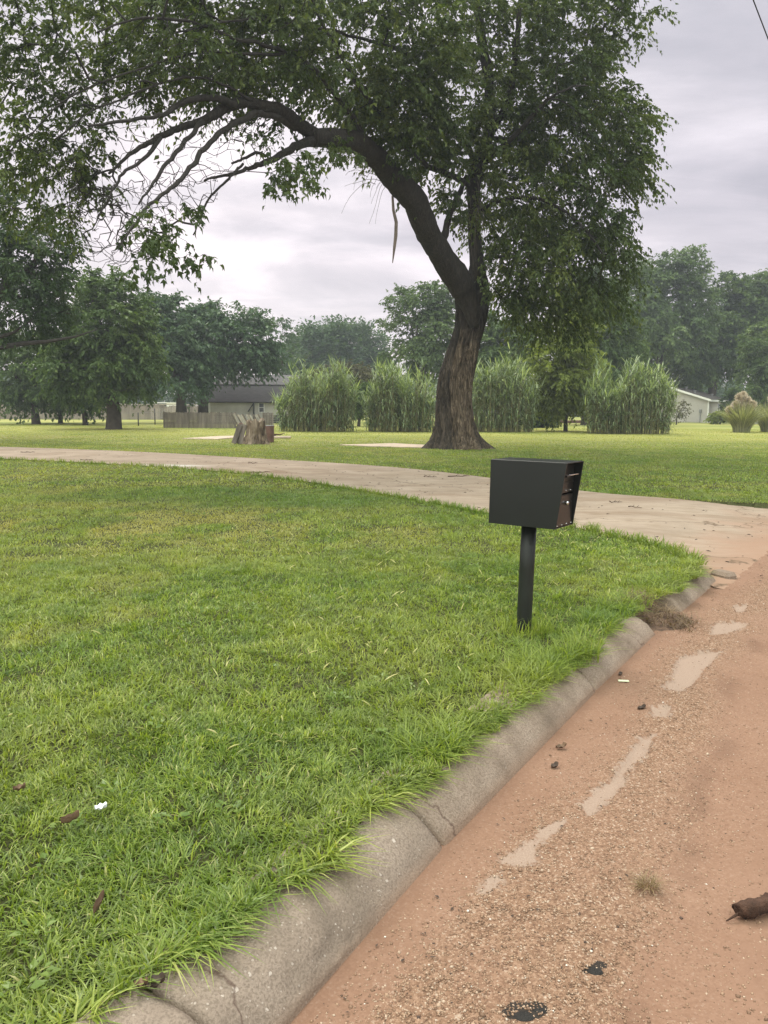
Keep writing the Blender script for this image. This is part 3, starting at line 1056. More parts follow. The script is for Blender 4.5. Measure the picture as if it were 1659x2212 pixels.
o = mb.build('grass', M['grass'])
attr(o, 'dry', np.concatenate(dr))
attr(o, 'lush', np.concatenate(lu))
tag(o, 'long unmown tufts of grass flopping over the kerb and ringing the post', 'grass', kind='stuff')

# broad leaved weeds and clover among the grass
wm_ = MB()
x_, y_ = scatter(1.2, 11, 9)
s_2, d_2 = edge_coords(x_, y_)
sel = (d_2 > 0.5) & ~pip(x_, y_, DRIVE_POLY) & (fbm(x_ * 0.9, y_ * 0.9, 3, 51) > 0.45)
WD = []
for x0, y0 in np.c_[x_, y_][sel]:
    k_ = rng.integers(5, 14)
    a_ = rng.random(k_) * 6.283
    r_ = 0.05 * np.sqrt(rng.random(k_))
    WD.append(np.c_[x0 + r_ * np.cos(a_), y0 + r_ * np.sin(a_), lawn_z(x0 + r_ * 0, y0 + r_ * 0) + 0.022 + 0.022 * rng.random(k_), a_])
WD = np.vstack(WD)
WEED = WD

# dead grass tangled in the gutter heap
mb2 = MB()
hs = HEAP[rng.integers(0, len(HEAP), 900)]
hs = hs[(np.abs(edge_coords(hs[:, 0], hs[:, 1])[0] - _s0) < 0.2)]
n = len(hs)
blades(mb2, hs[:, 0], hs[:, 1], hs[:, 2] - 0.004, 0.05 + 0.08 * rng.random(n), 0.003 + 0.003 * rng.random(n), 0.9 + 0.9 * rng.random(n), rng.random(n) * 0.8, 3)
tag(mb2.build('dead_grass', M['straw']), 'brown dead grass tangled in the gap of the broken kerb', 'dead grass', kind='stuff')

# seed heads standing over the lawn
x_, y_ = scatter(2.6, 9.5, 26)
dens_ = smooth(0.38, 0.62, fbm(x_ * 0.8, y_ * 0.8, 3, 31)) * smooth(-5.5, 0.5, x_ + 0.2 * y_)
s_2, d_2 = edge_coords(x_, y_)
sel = (rng.random(len(x_)) < dens_ + 0.04) & (d_2 > 0.4) & ~pip(x_, y_, DRIVE_POLY)
mb3 = MB()
for x0, y0 in np.c_[x_, y_][sel]:
    a = rng.random() * 6.283
    H = 0.065 + 0.075 * rng.random()
    ln = 0.3 + 0.6 * rng.random()
    d = np.array([math.cos(a), math.sin(a), 0])
    tt = np.linspace(0, 1, 8)[:, None]
    pth = np.array([x0, y0, lawn_z(x0, y0)]) + d * H * ln * tt ** 2 + np.array([0, 0, 1]) * H * (tt - 0.25 * ln * tt ** 3)
    mb3.tube(pth[:6], 0.0008, 3, False, 0.1)
    mb3.tube(pth[4:], np.array([0.0012, 0.0034, 0.0032, 0.001]), 5, False, 0.35 + 0.65 * rng.random())
tag(mb3.build('seed_heads', M['seed']), 'pale yellow foxtail seed heads standing above the lawn', 'seed heads', kind='stuff')

# ------------------------------------------------------------------ mailbox
MO = np.array([0.6965, 5.0632, 0.8466])
MA, MLb, MLt, MW, MH = -0.6305, 0.4767, 0.5296, 0.2753, 0.4221
Rm = rotz(MA)
SH = np.array([0.011, -0.0015])


def mloc(p):                     # mailbox coordinates (length, width, height) -> world
    p = np.asarray(p, float)
    w = p.copy()
    w[:, :2] = w[:, :2] + SH[None] * 0
    w = w @ Rm.T + MO
    w[:, :2] += SH * p[:, 2:3]
    return w


mbx = thing('mailbox', (POST[0], POST[1], LAWN), 'charcoal steel locking mailbox on a round dark post beside the kerb', 'mailbox')
mrel = lambda mb, name, mat, par=mbx, smooth=False: mb.build(name, mat, par, smooth)


class LMB(MB):
    """mesh in mailbox coordinates, stored relative to the mailbox's Empty"""
    def __init__(self, conv=True):
        super().__init__()
        self.conv = conv

    def build(self, name, mat, parent, smooth=False):
        v = np.vstack(self.v)
        if self.conv:
            v = mloc(v)
        self.v = [v - np.array([POST[0], POST[1], LAWN])]
        return MB.build(self, name, mat, parent, smooth)


T_ = 0.006
side = [(0, 0), (MLb - 0.004, 0), (MLb, 0.004), (MLt, MH - 0.003), (MLt - 0.003, MH), (0.004, MH), (0, MH - 0.004)]
swap = lambda y0: (lambda v: np.stack([v[:, 0], v[:, 2], v[:, 1]], -1))
sh = LMB()
for y0 in (0.0, MW - T_):
    sh.prism(side, y0, y0 + T_, swap(0))
sh.box(((MLt - 0.004) / 2, MW / 2, MH - T_ / 2 + 0.001), (MLt - 0.008 + 0.004, MW - 2 * T_ - 0.0002, T_ + 0.002), bev=0.002)
sh.box((T_ / 2 + 0.002, MW / 2, MH / 2), (T_, MW - 2 * T_ - 0.0002, MH - 0.02))
sh.box((MLb / 2, MW / 2, T_ / 2 + 0.001), (MLb - 0.012, MW - 2 * T_ - 0.0002, T_))
o = sh.build('body', M['mail'], mbx)
bv = o.modifiers.new('bevel', 'BEVEL')
bv.width = 0.0018
bv.segments = 2
bv.limit_method = 'ANGLE'
# upper hopper door and lower locking door, set back under the hood
dsplit = 0.215
up = LMB()
up.box((MLb - 0.016, MW / 2, (dsplit + MH) / 2), (0.014, MW - 2 * T_ - 0.004, MH - dsplit - 0.012), bev=0.002)
up.box((MLb - 0.006, MW / 2, dsplit + 0.075), (0.006, MW - 2 * T_ - 0.02, 0.004), bev=0.001)
od = up.build('door', M['mail_door'], mbx)
hd = LMB()
hd.box((MLb + 0.022, 0.055, MH - 0.085), (0.05, 0.055, 0.012), bev=0.002)
oh = hd.build('handle', M['mail_door'], od)
oh2 = LMB()
oh2.box((MLb + 0.03, 0.165, MH - 0.082), (0.012, 0.15, 0.008), bev=0.002)
oh2.build('handle', M['chrome'], od)
lo = LMB()
lo.box((MLb - 0.014, MW / 2, dsplit / 2 + 0.002), (0.014, MW - 2 * T_ - 0.004, dsplit - 0.014), bev=0.002)
lo.box((MLb - 0.004, MW / 2 - 0.01, dsplit - 0.055), (0.006, MW - 2 * T_ - 0.03, 0.003), bev=0.001)
ol = lo.build('door', M['mail_door'], mbx)
lk = LMB()
th = np.linspace(0, 2 * math.pi, 21)[:-1]
lk.tube([(MLb - 0.008, 0.155, dsplit - 0.058), (MLb + 0.006, 0.155, dsplit - 0.058), (MLb + 0.012, 0.155, dsplit - 0.058)], [0.0125, 0.0125, 0.0085], 18)
lk.build('lock', M['chrome'], ol, True)
for (yy, zz_, par) in [(0.07, dsplit + 0.022, od), (0.145, dsplit + 0.022, od), (0.215, dsplit + 0.022, od), (0.03, 0.018, ol), (0.105, 0.018, ol), (0.18, 0.018, ol), (0.25, 0.018, ol)]:
    r_ = LMB()
    r_.tube([(MLb - 0.009, yy, zz_), (MLb - 0.004, yy, zz_), (MLb - 0.0025, yy, zz_)], [0.0038, 0.0038, 0.002], 10)
    r_.build('rivet', M['chrome'], par, True)
ps = LMB(False)
zt = MO[2] + 0.001
path = [(POST[0] - 0.016 * (1 - k), POST[1] + 0.004 * (1 - k), z) for k, z in [(0, -0.1), (0.15, LAWN), (0.6, 0.55), (1, zt)]]
ps.tube(path, 0.05, 32)
ps.build('post', M['post'], mbx, True)
fl = LMB(False)
fl.box((POST[0], POST[1], zt - 0.004), (0.16, 0.16, 0.008), Rm, bev=0.002)
fl.build('flange', M['post'], mbx)


# ------------------------------------------------------------------ trees
def wood_tubes(nodes, par, rad, mb, rmin=0.0, kmax=9, skip=None, tint=0.0):
    """turn a node tree into tubes: every node continues into its thickest child"""
    n = len(nodes)
    kids = [[] for _ in range(n)]
    for i_ in range(1, n):
        if par[i_] >= 0:
            kids[par[i_]].append(i_)
    main = np.full(n, -1)
    for i_ in range(n):
        if kids[i_]:
            main[i_] = max(kids[i_], key=lambda c: rad[c])
    for i_ in range(n):
        p = par[i_]
        if p >= 0 and main[p] == i_:
            continue
        chain = [p, i_] if p >= 0 else [i_]
        c = i_
        while main[c] >= 0:
            c = main[c]
            chain.append(c)
        if skip is not None:
            chain = [c_ for c_ in chain if not skip[c_]] if p < 0 else chain
            if skip[i_]:
                cut = [a for a in range(len(chain)) if not skip[chain[a]]]
                if not cut:
                    continue
                chain = chain[max(0, cut[0] - 1):]
        if len(chain) < 2:
            continue
        pts = nodes[chain]
        r = rad[chain].copy()
        if p >= 0:
            r[0] = min(r[0], r[1] * 1.25)
        k = 4 if r.max() < 0.02 else (6 if r.max() < 0.08 else kmax)
        mb.tube(pts, np.maximum(r, rmin), k, False, tint)


def grow(nodes, par, fixed, attractors, step, rg, sag=0.15, jitter=0.06, tip=0.008, power=2.3, cap=None):
    """join every attractor to the nearest place on the growing skeleton"""
    N0 = len(nodes)
    mx = N0 + len(attractors) * 14 + 10
    A = np.zeros((mx, 3))
    A[:N0] = nodes
    Pn = np.full(mx, -1)
    Pn[:N0] = par
    depth = np.zeros(mx)
    n = N0
    root = A[0]
    order = np.argsort([np.min(np.linalg.norm(A[:N0] - a, axis=1)) for a in attractors])
    tips = []
    start = 0
    for ai in order:
        a = attractors[ai]
        d = np.linalg.norm(A[:n] - a, axis=1) + 0.25 * np.maximum(0, A[:n, 2] - a[2]) + depth[:n] * 0.02
        d[:1] += 2
        j = int(np.argmin(d))
        L = np.linalg.norm(a - A[j])
        k = int(np.clip(math.ceil(L / step), 1, 12))
        b = A[j]
        pd = (A[j] - A[Pn[j]]) if Pn[j] >= 0 else np.array([0, 0, 1.0])
        pd = pd / (np.linalg.norm(pd) + 1e-9)
        c1 = b + pd * L * 0.35
        prev = j
        for m_ in range(1, k + 1):
            u = m_ / k
            q = (1 - u) ** 2 * b + 2 * u * (1 - u) * c1 + u * u * a
            q = q + np.array([0, 0, 1]) * sag * L * u * (1 - u)
            if m_ < k:
                q = q + rg.normal(0, jitter * step, 3)
            A[n] = q
            Pn[n] = prev
            depth[n] = depth[prev] + 1
            prev = n
            n += 1
        tips.append(prev)
    A, Pn = A[:n], Pn[:n]
    rad = np.zeros(n)
    acc = np.zeros(n)
    kid = np.zeros(n, int)
    for i_ in range(n - 1, 0, -1):
        if kid[i_] == 0:
            acc[i_] = tip ** power
        rad[i_] = acc[i_] ** (1 / power)
        if Pn[i_] >= 0:
            acc[Pn[i_]] += acc[i_]
            kid[Pn[i_]] += 1
    rad[0] = acc[0] ** (1 / power)
    if cap is not None:
        rad = np.minimum(rad, cap)
    if fixed is not None:
        rad[:N0] = fixed
    return A, Pn, rad, np.array(tips)


def leaves(mb, c, size, axis, normal, tint, aspect=0.5, fold=0.18, six=False):
    """pointed, slightly folded leaves: c base points, axis along the leaf"""
    n = len(c)
    axis = axis / (np.linalg.norm(axis, axis=1)[:, None] + 1e-9)
    s = np.cross(axis, normal)
    s /= np.linalg.norm(s, axis=1)[:, None] + 1e-9
    nn = np.cross(s, axis)
    sz = size[:, None]
    if not six:
        v = np.stack([c, c + axis * sz * 0.42 + s * sz * aspect * 0.5 + nn * sz * fold * 0.5, c + axis * sz - nn * sz * 0.08,
                      c + axis * sz * 0.42 - s * sz * aspect * 0.5 + nn * sz * fold * 0.5], 1)
        b = (np.arange(n) * 4)[:, None]
        f = np.concatenate([b + np.array([[0, 1, 2]]), b + np.array([[0, 2, 3]])])
        mb.add(v.reshape(-1, 3), f, np.repeat(tint, 4))
    else:
        # three lobed leaf
        q = [(0, 0, 0), (0.30, 0.42, 0.10), (0.52, 0.62, -0.02), (0.5, 0.26, 0.1), (1.0, 0.0, -0.12), (0.5, -0.26, 0.1), (0.52, -0.62, -0.02), (0.30, -0.42, 0.10), (0.5, 0, 0.0)]
        v = np.stack([c + axis * sz * a + s * sz * b_ * aspect * 1.3 + nn * sz * e * 1.4 for a, b_, e in q], 1)
        b = (np.arange(n) * 9)[:, None]
        f3 = np.concatenate([b + np.array([t_]) for t_ in [(0, 1, 8), (1, 2, 3), (1, 3, 8), (3, 4, 8), (4, 5, 8), (5, 7, 8), (5, 6, 7), (7, 0, 8)]])
        mb.add(v.reshape(-1, 3), f3, np.repeat(tint, 9))


def sprays(lm, tm, tips, dirs, rg, L, ntw, nlf, size, droop=0.5, spread=0.8, twr=0.004, six=False, aspect=0.5, tint0=None):
    """leafy sprays: from every tip a fan of thin twigs carrying leaves on both sides"""
    n = len(tips)
    T = np.repeat(tips, ntw, 0)
    D = np.repeat(dirs, ntw, 0)
    ct = rg.random(n) if tint0 is None else tint0
    CT = np.repeat(ct, ntw)
    r = rg.normal(0, 1, (len(T), 3))
    r[:, 2] *= 0.55
    D = D + spread * r
    D /= np.linalg.norm(D, axis=1)[:, None] + 1e-9
    LL = L * (0.5 + 0.7 * rg.random(len(T)))[:, None]
    dn = np.array([0, 0, -1.0])

    def at(u):
        return T + D * LL * u + dn * LL * droop * u * u
    if tm is not None:
        k = 3
        ring = []
        a = np.cross(D, [0.2, 0.3, 1.0])
        a /= np.linalg.norm(a, axis=1)[:, None] + 1e-9
        b = np.cross(D, a)
        for u, rr in ((0, 1), (0.5, 0.7), (1, 0.35)):
            p = at(u)
            for j in range(3):
                an = j * 2.094
                ring.append(p + twr * rr * (math.cos(an) * a + math.sin(an) * b))
        v = np.stack(ring, 1)
        base = (np.arange(len(T)) * 9)[:, None]
        fs = []
        for lvl in (0, 3):
            for j in range(3):
                fs.append(base + np.array([[lvl + j, lvl + (j + 1) % 3, lvl + 3 + (j + 1) % 3, lvl + 3 + j]]))
        tm.add(v.reshape(-1, 3), np.concatenate(fs))
    u = 0.12 + 0.88 * rg.random((len(T), nlf))
    pos = T[:, None] + D[:, None] * (LL * u)[..., None] + dn * (LL * droop * u * u)[..., None]
    tang = D[:, None] + dn * (2 * droop * u)[..., None]
    sd = np.cross(D, [0, 0, 1.0])
    sd /= np.linalg.norm(sd, axis=1)[:, None] + 1e-9
    sgn = np.where(rg.random((len(T), nlf)) < 0.5, -1, 1)[..., None]
    ax = tang * 0.7 + sd[:, None] * sgn * (0.5 + 0.6 * rg.random((len(T), nlf, 1))) + rg.normal(0, 0.35, pos.shape) + dn * 0.45
    nrm = np.array([0, 0, 1.0]) + rg.normal(0, 0.55, pos.shape)
    sz = size * (0.4 + 0.95 * rg.random(pos.shape[:2]))
    tn = np.clip(0.6 * CT[:, None] + 0.25 * rg.random(pos.shape[:2]) + 0.25 * rg.random(pos.shape[:2]) * 1.0, 0, 1)
    leaves(lm, pos.reshape(-1, 3), sz.ravel(), ax.reshape(-1, 3), nrm.reshape(-1, 3), tn.ravel(), aspect, six=six)


def blob_points(rg, n, blobs, depth, dz, hollow=0.35, zmin=0.4):
    """points spread through lens shaped clumps of a crown (clumps given by their place and size)"""
    A = np.array([b[2] * b[3] * (b[4] if len(b) > 4 else 1) for b in blobs], float)
    pick = rg.choice(len(blobs), n, p=A / A.sum())
    out = []
    for i_ in pick:
        b = blobs[i_]
        Y0 = depth(b[0]) if callable(depth) else depth
        m_ = Y0 / F
        while True:
            q = rg.uniform(-1, 1, 3)
            l = np.linalg.norm(q)
            if l < 1 and l > hollow * rg.random():
                break
        dy = dz if dz else min(b[2], 1.3 * b[3]) * m_ * 1.15
        if len(b) > 5:
            dy = b[5]
        Y = Y0 + q[1] * dy
        c = P(b[0], b[1], Y0)
        pt = c + np.array([q[0] * b[2] * m_, q[1] * dy, q[2] * b[3] * m_])
        if pt[2] > zmin:
            out.append(pt)
    return np.array(out)


n = len(WEED)
leaves(wm_, WEED[:, :3], 0.018 + 0.02 * rng.random(n), np.c_[np.cos(WEED[:, 3]), np.sin(WEED[:, 3]), 0.2 + 0.3 * rng.random(n)], np.c_[rng.normal(0, 0.3, (n, 2)), np.ones(n)], 0.15 + 0.5 * rng.random(n), 0.7)
o = wm_.build('weeds', M['grass'])
attr(o, 'dry', np.zeros(wm_.n))
attr(o, 'lush', np.full(wm_.n, 0.45))
tag(o, 'small broad leaved weeds and clover scattered through the lawn', 'weeds', kind='stuff')

# ---- the big maple
rg = np.random.default_rng(21)
mt = thing('maple_tree', (TREE[0], TREE[1], LAWN), 'huge old leaning maple with furrowed bark arching its boughs over the lawn', 'tree')
TB = np.array([TREE[0], TREE[1], LAWN])


class RMB(MB):
    def __init__(self, o):
        super().__init__()
        self.o = np.array(o, float)

    def build(self, name, mat, parent, smooth=True):
        self.v = [np.vstack(self.v) - self.o]
        return MB.build(self, name, mat, parent, smooth)


TY = TREE[1] + 0.35
prof = [  # picture row, left, right
    (975, 925, 1050), (966, 932, 1038), (955, 938, 1031), (942, 941, 1026), (930, 943, 1023), (905, 944.5, 1019), (880, 945.5, 1017), (856, 946.6, 1016.5), (828, 949, 1019), (800, 955, 1024), (772, 965, 1029), (744, 975, 1034), (706, 986, 1044.5),
    (669, 988, 1052), (640, 986, 1054), (618, 984, 1052), (602, 990, 1046)]
rows_ = []
for yy, a, b in prof:
    c = P((a + b) / 2, yy, TY)
    rows_.append([c[0], c[2], (b - a) / 2 * TY / F])
rows_ = np.array(rows_)
rows_[0, 1] = LAWN - 0.15
zs = np.linspace(0, 1, 190)
zi = np.linspace(0, 1, len(rows_))
zq = np.interp(zs, zi, rows_[:, 1])
xq = np.interp(zq, rows_[:, 1], rows_[:, 0])
rq = np.interp(zq, rows_[:, 1], rows_[:, 2])
for _ in range(3):
    xq[1:-1] = (xq[:-2] + 2 * xq[1:-1] + xq[2:]) / 4
    rq[1:-1] = (rq[:-2] + 2 * rq[1:-1] + rq[2:]) / 4
NA = 150
tha = np.arange(NA) / NA * 2 * math.pi
Z_, A_ = np.meshgrid(zq, tha, indexing='ij')
R_ = rq[:, None] * np.ones(NA)[None]
hgt = Z_ - LAWN
twist = A_ + hgt * 0.13
fl_ = np.exp(-hgt / 0.42)
lob = np.zeros_like(A_)
for a0, s0, st0 in [(-2.95, 0.26, 0.42), (-2.2, 0.2, 0.18), (-1.35, 0.2, 0.34), (-0.75, 0.18, 0.28), (-0.08, 0.22, 0.60), (0.8, 0.25, 0.3), (1.8, 0.3, 0.35), (2.6, 0.25, 0.3)]:
    dd_ = (A_ - a0 + math.pi) % (2 * math.pi) - math.pi
    lob += st0 * np.exp(-(dd_ / s0) ** 2)
R_ = R_ * (1 - 0.12 * fl_) + fl_ * lob * 1.05
# broad flutes and bark furrows
R_ *= 1 + 0.05 * np.cos(3 * twist + 1.0) * np.exp(-hgt / 3.0) + 0.035 * np.cos(5 * twist + 2.2)
seam = (twist + 1.78 + math.pi) % (2 * math.pi) - math.pi       # the deep seam that splits the darker side from the paler
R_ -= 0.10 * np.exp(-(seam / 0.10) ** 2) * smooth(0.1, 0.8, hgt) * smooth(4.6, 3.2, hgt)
u1 = vnoise(twist * 9 + 1.6 * fbm(hgt * 1.1, twist * 2, 3, 3), hgt * 0.9, 2)
u2 = vnoise(twist * 19 + 2.2 * fbm(hgt * 1.6, twist * 3, 3, 5), hgt * 1.5, 6)
fur = 1 - np.abs(2 * u1 - 1)
fur2 = 1 - np.abs(2 * u2 - 1)
R_ += 0.095 * (smooth(0.1, 0.7, fur) - 0.7) + 0.06 * (smooth(0.1, 0.8, fur2) - 0.6)
R_ += 0.03 * (fbm(twist * 6, hgt * 4, 3, 9) - 0.5)
tr = RMB(TB)
v_ = np.stack([xq[:, None] + R_ * np.cos(A_), TY + R_ * np.sin(A_) * 0.95, Z_], -1).reshape(-1, 3)
i = np.arange(len(zq) - 1)[:, None] * NA
j = np.arange(NA)[None]
q_ = np.stack([i + j, i + j, i + j, i + j], -1)
q_ = np.stack([i + j, i + (j + 1) % NA, i + NA + (j + 1) % NA, i + NA + j], -1).reshape(-1, 4)
# tint: darker high up, paler on the ridges and on the right of the seam
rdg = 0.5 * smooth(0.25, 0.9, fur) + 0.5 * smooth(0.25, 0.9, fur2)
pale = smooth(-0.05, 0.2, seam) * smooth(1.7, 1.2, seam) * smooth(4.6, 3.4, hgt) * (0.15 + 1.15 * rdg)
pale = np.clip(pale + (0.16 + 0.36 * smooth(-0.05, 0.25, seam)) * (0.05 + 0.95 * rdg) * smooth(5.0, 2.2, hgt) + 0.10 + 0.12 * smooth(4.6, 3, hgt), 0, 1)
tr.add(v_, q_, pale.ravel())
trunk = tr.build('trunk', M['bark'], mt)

# limbs given by places along them and their thickness in the picture
LIMBS = [
    # big left bough
    [(1024, 705, 28.1, 20), (1012, 655, 28.1, 40), (1000, 628, 28.0, 56), (978, 598, 27.7, 56), (946, 550, 27.2, 50), (925, 515, 26.8, 50), (911, 486, 26.4, 53), (889, 432, 25.8, 54), (868, 408, 25.4, 50), (843, 380, 25.0, 47), (815, 342, 24.4, 45), (785, 312, 23.7, 43), (745, 298, 22.9, 41), (705, 297, 22.1, 38), (672, 298, 21.5, 36)],
    # its upper fork
    [(690, 296, 21.8, 17), (645, 265, 21.0, 17), (615, 238, 20.5, 16), (580, 226, 20, 14.5), (540, 221, 19.6, 13.5), (500, 230, 19.1, 13), (462, 255, 18.7, 11), (420, 268, 18.3, 9), (385, 281, 18, 8), (345, 297, 17.6, 7.5), (310, 318, 17.2, 6), (275, 338, 16.9, 4.5), (235, 375, 16.6, 3)],
    # lower fork with the dead end
    [(690, 300, 21.8, 14), (645, 307, 21.0, 11), (615, 322, 20.6, 9), (580, 338, 20.2, 8), (553, 347, 19.9, 6.5), (525, 358, 19.6, 5), (502, 372, 19.3, 4.5), (470, 380, 19.0, 3.5), (441, 390, 18.8, 2.4)],
    [(525, 358, 19.6, 3.5), (505, 380, 19.2, 3.4), (478, 412, 18.9, 3.0), (447, 440, 18.6, 2.8), (430, 468, 18.3, 2.4), (417, 508, 18.1, 1.5)],
    [(575, 339, 20.2, 4.5), (550, 333, 20.1, 4), (525, 345, 20, 3.5), (500, 353, 19.8, 2.5)],
    # middle fork
    [(640, 275, 21.0, 10), (600, 255, 20.4, 9), (555, 249, 19.8, 8.5), (520, 264, 19.3, 8), (480, 285, 18.7, 7.5), (452, 309, 18.2, 7), (425, 345, 17.6, 6.5), (400, 380, 17.0, 6), (375, 402, 16.5, 5.5), (345, 420, 16, 5), (318, 450, 15.5, 4), (290, 490, 15, 3), (255, 535, 14.6, 2)],
    [(505, 228, 19.1, 9), (470, 213, 18.8, 8.5), (435, 209, 18.4, 8), (400, 217, 18, 7.5), (375, 228, 17.6, 7), (350, 250, 17.2, 5.5), (320, 253, 16.8, 5), (250, 262, 16, 4), (190, 272, 15.4, 3)],
    [(440, 262, 18.5, 6.5), (410, 300, 18.0, 6), (380, 335, 17.5, 5.5), (350, 370, 17, 5), (325, 410, 16.5, 3.5), (300, 440, 16, 2.5)],
    [(345, 297, 17.6, 6), (300, 345, 17.0, 4.5), (262, 372, 16.6, 4), (235, 410, 16.2, 3), (225, 450, 16, 2)],
    # main stem
    [(1030, 612, 28.1, 30), (1030, 570, 28.1, 21), (1026, 520, 28.1, 17), (1024, 470, 28.1, 17), (1022, 425, 28.1, 18), (1024, 385, 28.2, 20), (1035, 345, 28.3, 17), (1050, 300, 28.4, 14), (1058, 250, 28.5, 13), (1057, 200, 28.6, 13), (1050, 140, 28.7, 13), (1040, 80, 28.8, 12), (1034, 20, 28.9, 11), (1030, -60, 29, 9), (1035, -160, 29, 7), (1030, -260, 29, 4)],
    # right rising stems
    [(1040, 330, 28.3, 15), (1062, 290, 28.0, 13), (1085, 255, 27.6, 12), (1105, 205, 27.3, 11), (1115, 140, 27.0, 10), (1120, 70, 26.8, 9), (1128, -20, 26.6, 7), (1140, -140, 26.5, 5)],
    [(1035, 365, 28.3, 13), (1062, 335, 28.6, 12), (1100, 305, 29.0, 11), (1150, 280, 29.4, 10), (1200, 240, 29.8, 9), (1240, 180, 30.2, 8), (1265, 100, 30.4, 6), (1280, 10, 30.5, 4)],
    [(1060, 340, 28.0, 9), (1105, 300, 27.0, 9), (1140, 262, 26.3, 8), (1180, 215, 25.6, 5), (1225, 190, 25, 4), (1270, 185, 24.6, 2.5)],
    [(1020, 400, 28.1, 9), (990, 383, 27.5, 11), (960, 370, 27.0, 10), (930, 360, 26.4, 9), (900, 335, 25.8, 8), (870, 300, 25, 7.5), (835, 262, 24.2, 7), (800, 215, 23.4, 6.5), (765, 165, 22.6, 6), (735, 110, 22, 5.5), (700, 50, 21.4, 5), (670, -20, 21, 4)],
    [(1030, 360, 28.2, 12), (1010, 320, 28.0, 11), (985, 280, 27.6, 10), (955, 240, 27.1, 9), (930, 190, 26.6, 8.5), (905, 130, 26, 8), (890, 60, 25.6, 7), (880, -30, 25.2, 5)],
    [(948, 535, 27.0, 13), (962, 485, 27.1, 12), (975, 450, 27.3, 11), (992, 418, 27.6, 9), (1008, 380, 27.9, 7)],
    # high limbs reaching over the lawn to the left
    [(905, 130, 26, 6), (850, 100, 24.8, 6), (790, 80, 23.6, 5.5), (720, 60, 22.2, 5), (640, 50, 20.8, 4.5), (560, 40, 19.6, 4), (470, 50, 18.4, 3.5), (380, 70, 17.2, 3)],
    [(790, 296, 23.6, 10), (760, 250, 22.8, 9), (720, 195, 22, 8.5), (690, 150, 21.3, 8), (640, 110, 20.5, 7.5), (580, 90, 19.6, 7), (520, 85, 18.8, 6), (450, 60, 18, 5.5), (380, 35, 17.2, 5), (300, 40, 16.4, 4), (210, 70, 15.6, 3)],
    [(640, 110, 20.5, 5), (560, 130, 19.5, 5), (480, 120, 18.6, 4.5), (400, 135, 17.7, 4), (320, 160, 17, 3.5), (220, 190, 16.2, 3), (120, 230, 15.6, 2.5), (60, 300, 15.2, 2)],
    [(540, 221, 19.6, 5), (470, 175, 18.7, 4.5), (390, 160, 17.8, 4), (300, 190, 17, 3.5), (200, 230, 16.2, 3), (120, 300, 15.6, 2.5)],
    # drooping right limbs
    [(1028, 470, 28.1, 9), (1060, 440, 27.8, 8), (1110, 425, 27.4, 7), (1170, 430, 27, 6), (1230, 460, 26.7, 5), (1280, 510, 26.4, 4), (1310, 560, 26.2, 2.5)],
    [(1050, 300, 28.4, 8), (1110, 300, 29.2, 8), (1180, 310, 30, 7), (1260, 340, 30.8, 6), (1330, 390, 31.4, 4.5), (1380, 450, 31.8, 3)],
    [(1036, 560, 28.2, 7), (1070, 545, 28.4, 6), (1120, 550, 28.6, 5), (1170, 580, 28.7, 4), (1210, 630, 28.8, 3)],
    [(1240, 180, 30.2, 5), (1300, 150, 30.8, 5), (1350, 100, 31.2, 4), (1390, 40, 31.5, 3)],
]
nodes, par, fixed = [], [], []
limb_obj = []
for li, L_ in enumerate(LIMBS):
    L_ = np.array(L_, float)
    c = np.array([P(a[0], a[1], a[2]) for a in L_])
    r = L_[:, 3] / 2 * L_[:, 2] / F * (1.0 if li == 0 else (1.6 if li < 10 else 1.2))
    t0 = np.linspace(0, 1, len(c))
    t1 = np.linspace(0, 1, len(c) * 4)
    cc = np.stack([np.interp(t1, t0, c[:, k]) for k in range(3)], -1)
    rr = np.interp(t1, t0, r)
    for _ in range(2):
        cc[1:-1] = (cc[:-2] + 2 * cc[1:-1] + cc[2:]) / 4
    wig = np.cumsum(rg.normal(0, 1, cc.shape), 0)
    wig -= np.linspace(0, 1, len(cc))[:, None] * wig[-1]
    cc += wig * 0.022 * np.linspace(1, 0.6, len(cc))[:, None]
    rr2 = rr * (1 + 0.10 * (rg.random(len(rr)) - 0.5))
    lm_ = RMB(TB)
    lm_.tube(cc, rr2, 14 if r.max() > 0.12 else 8, True, 0.10)
    lm_.build('limb', M['bark'] if r.max() > 0.14 else M['branch_bark'], trunk)
    n0 = len(nodes)
    for k in range(0, len(cc), 2):
        nodes.append(cc[k])
        par.append(n0 + k // 2 - 1 if k else (-1 if li == 0 else 0))
        fixed.append(rr[k])
nodes, par, fixed = np.array(nodes), np.array(par), np.array(fixed)


def mdepth(x):
    return np.interp(x, [-150, 0, 350, 700, 1000, 1500], [15.2, 16.2, 18.2, 22.0, 27.5, 29.5])


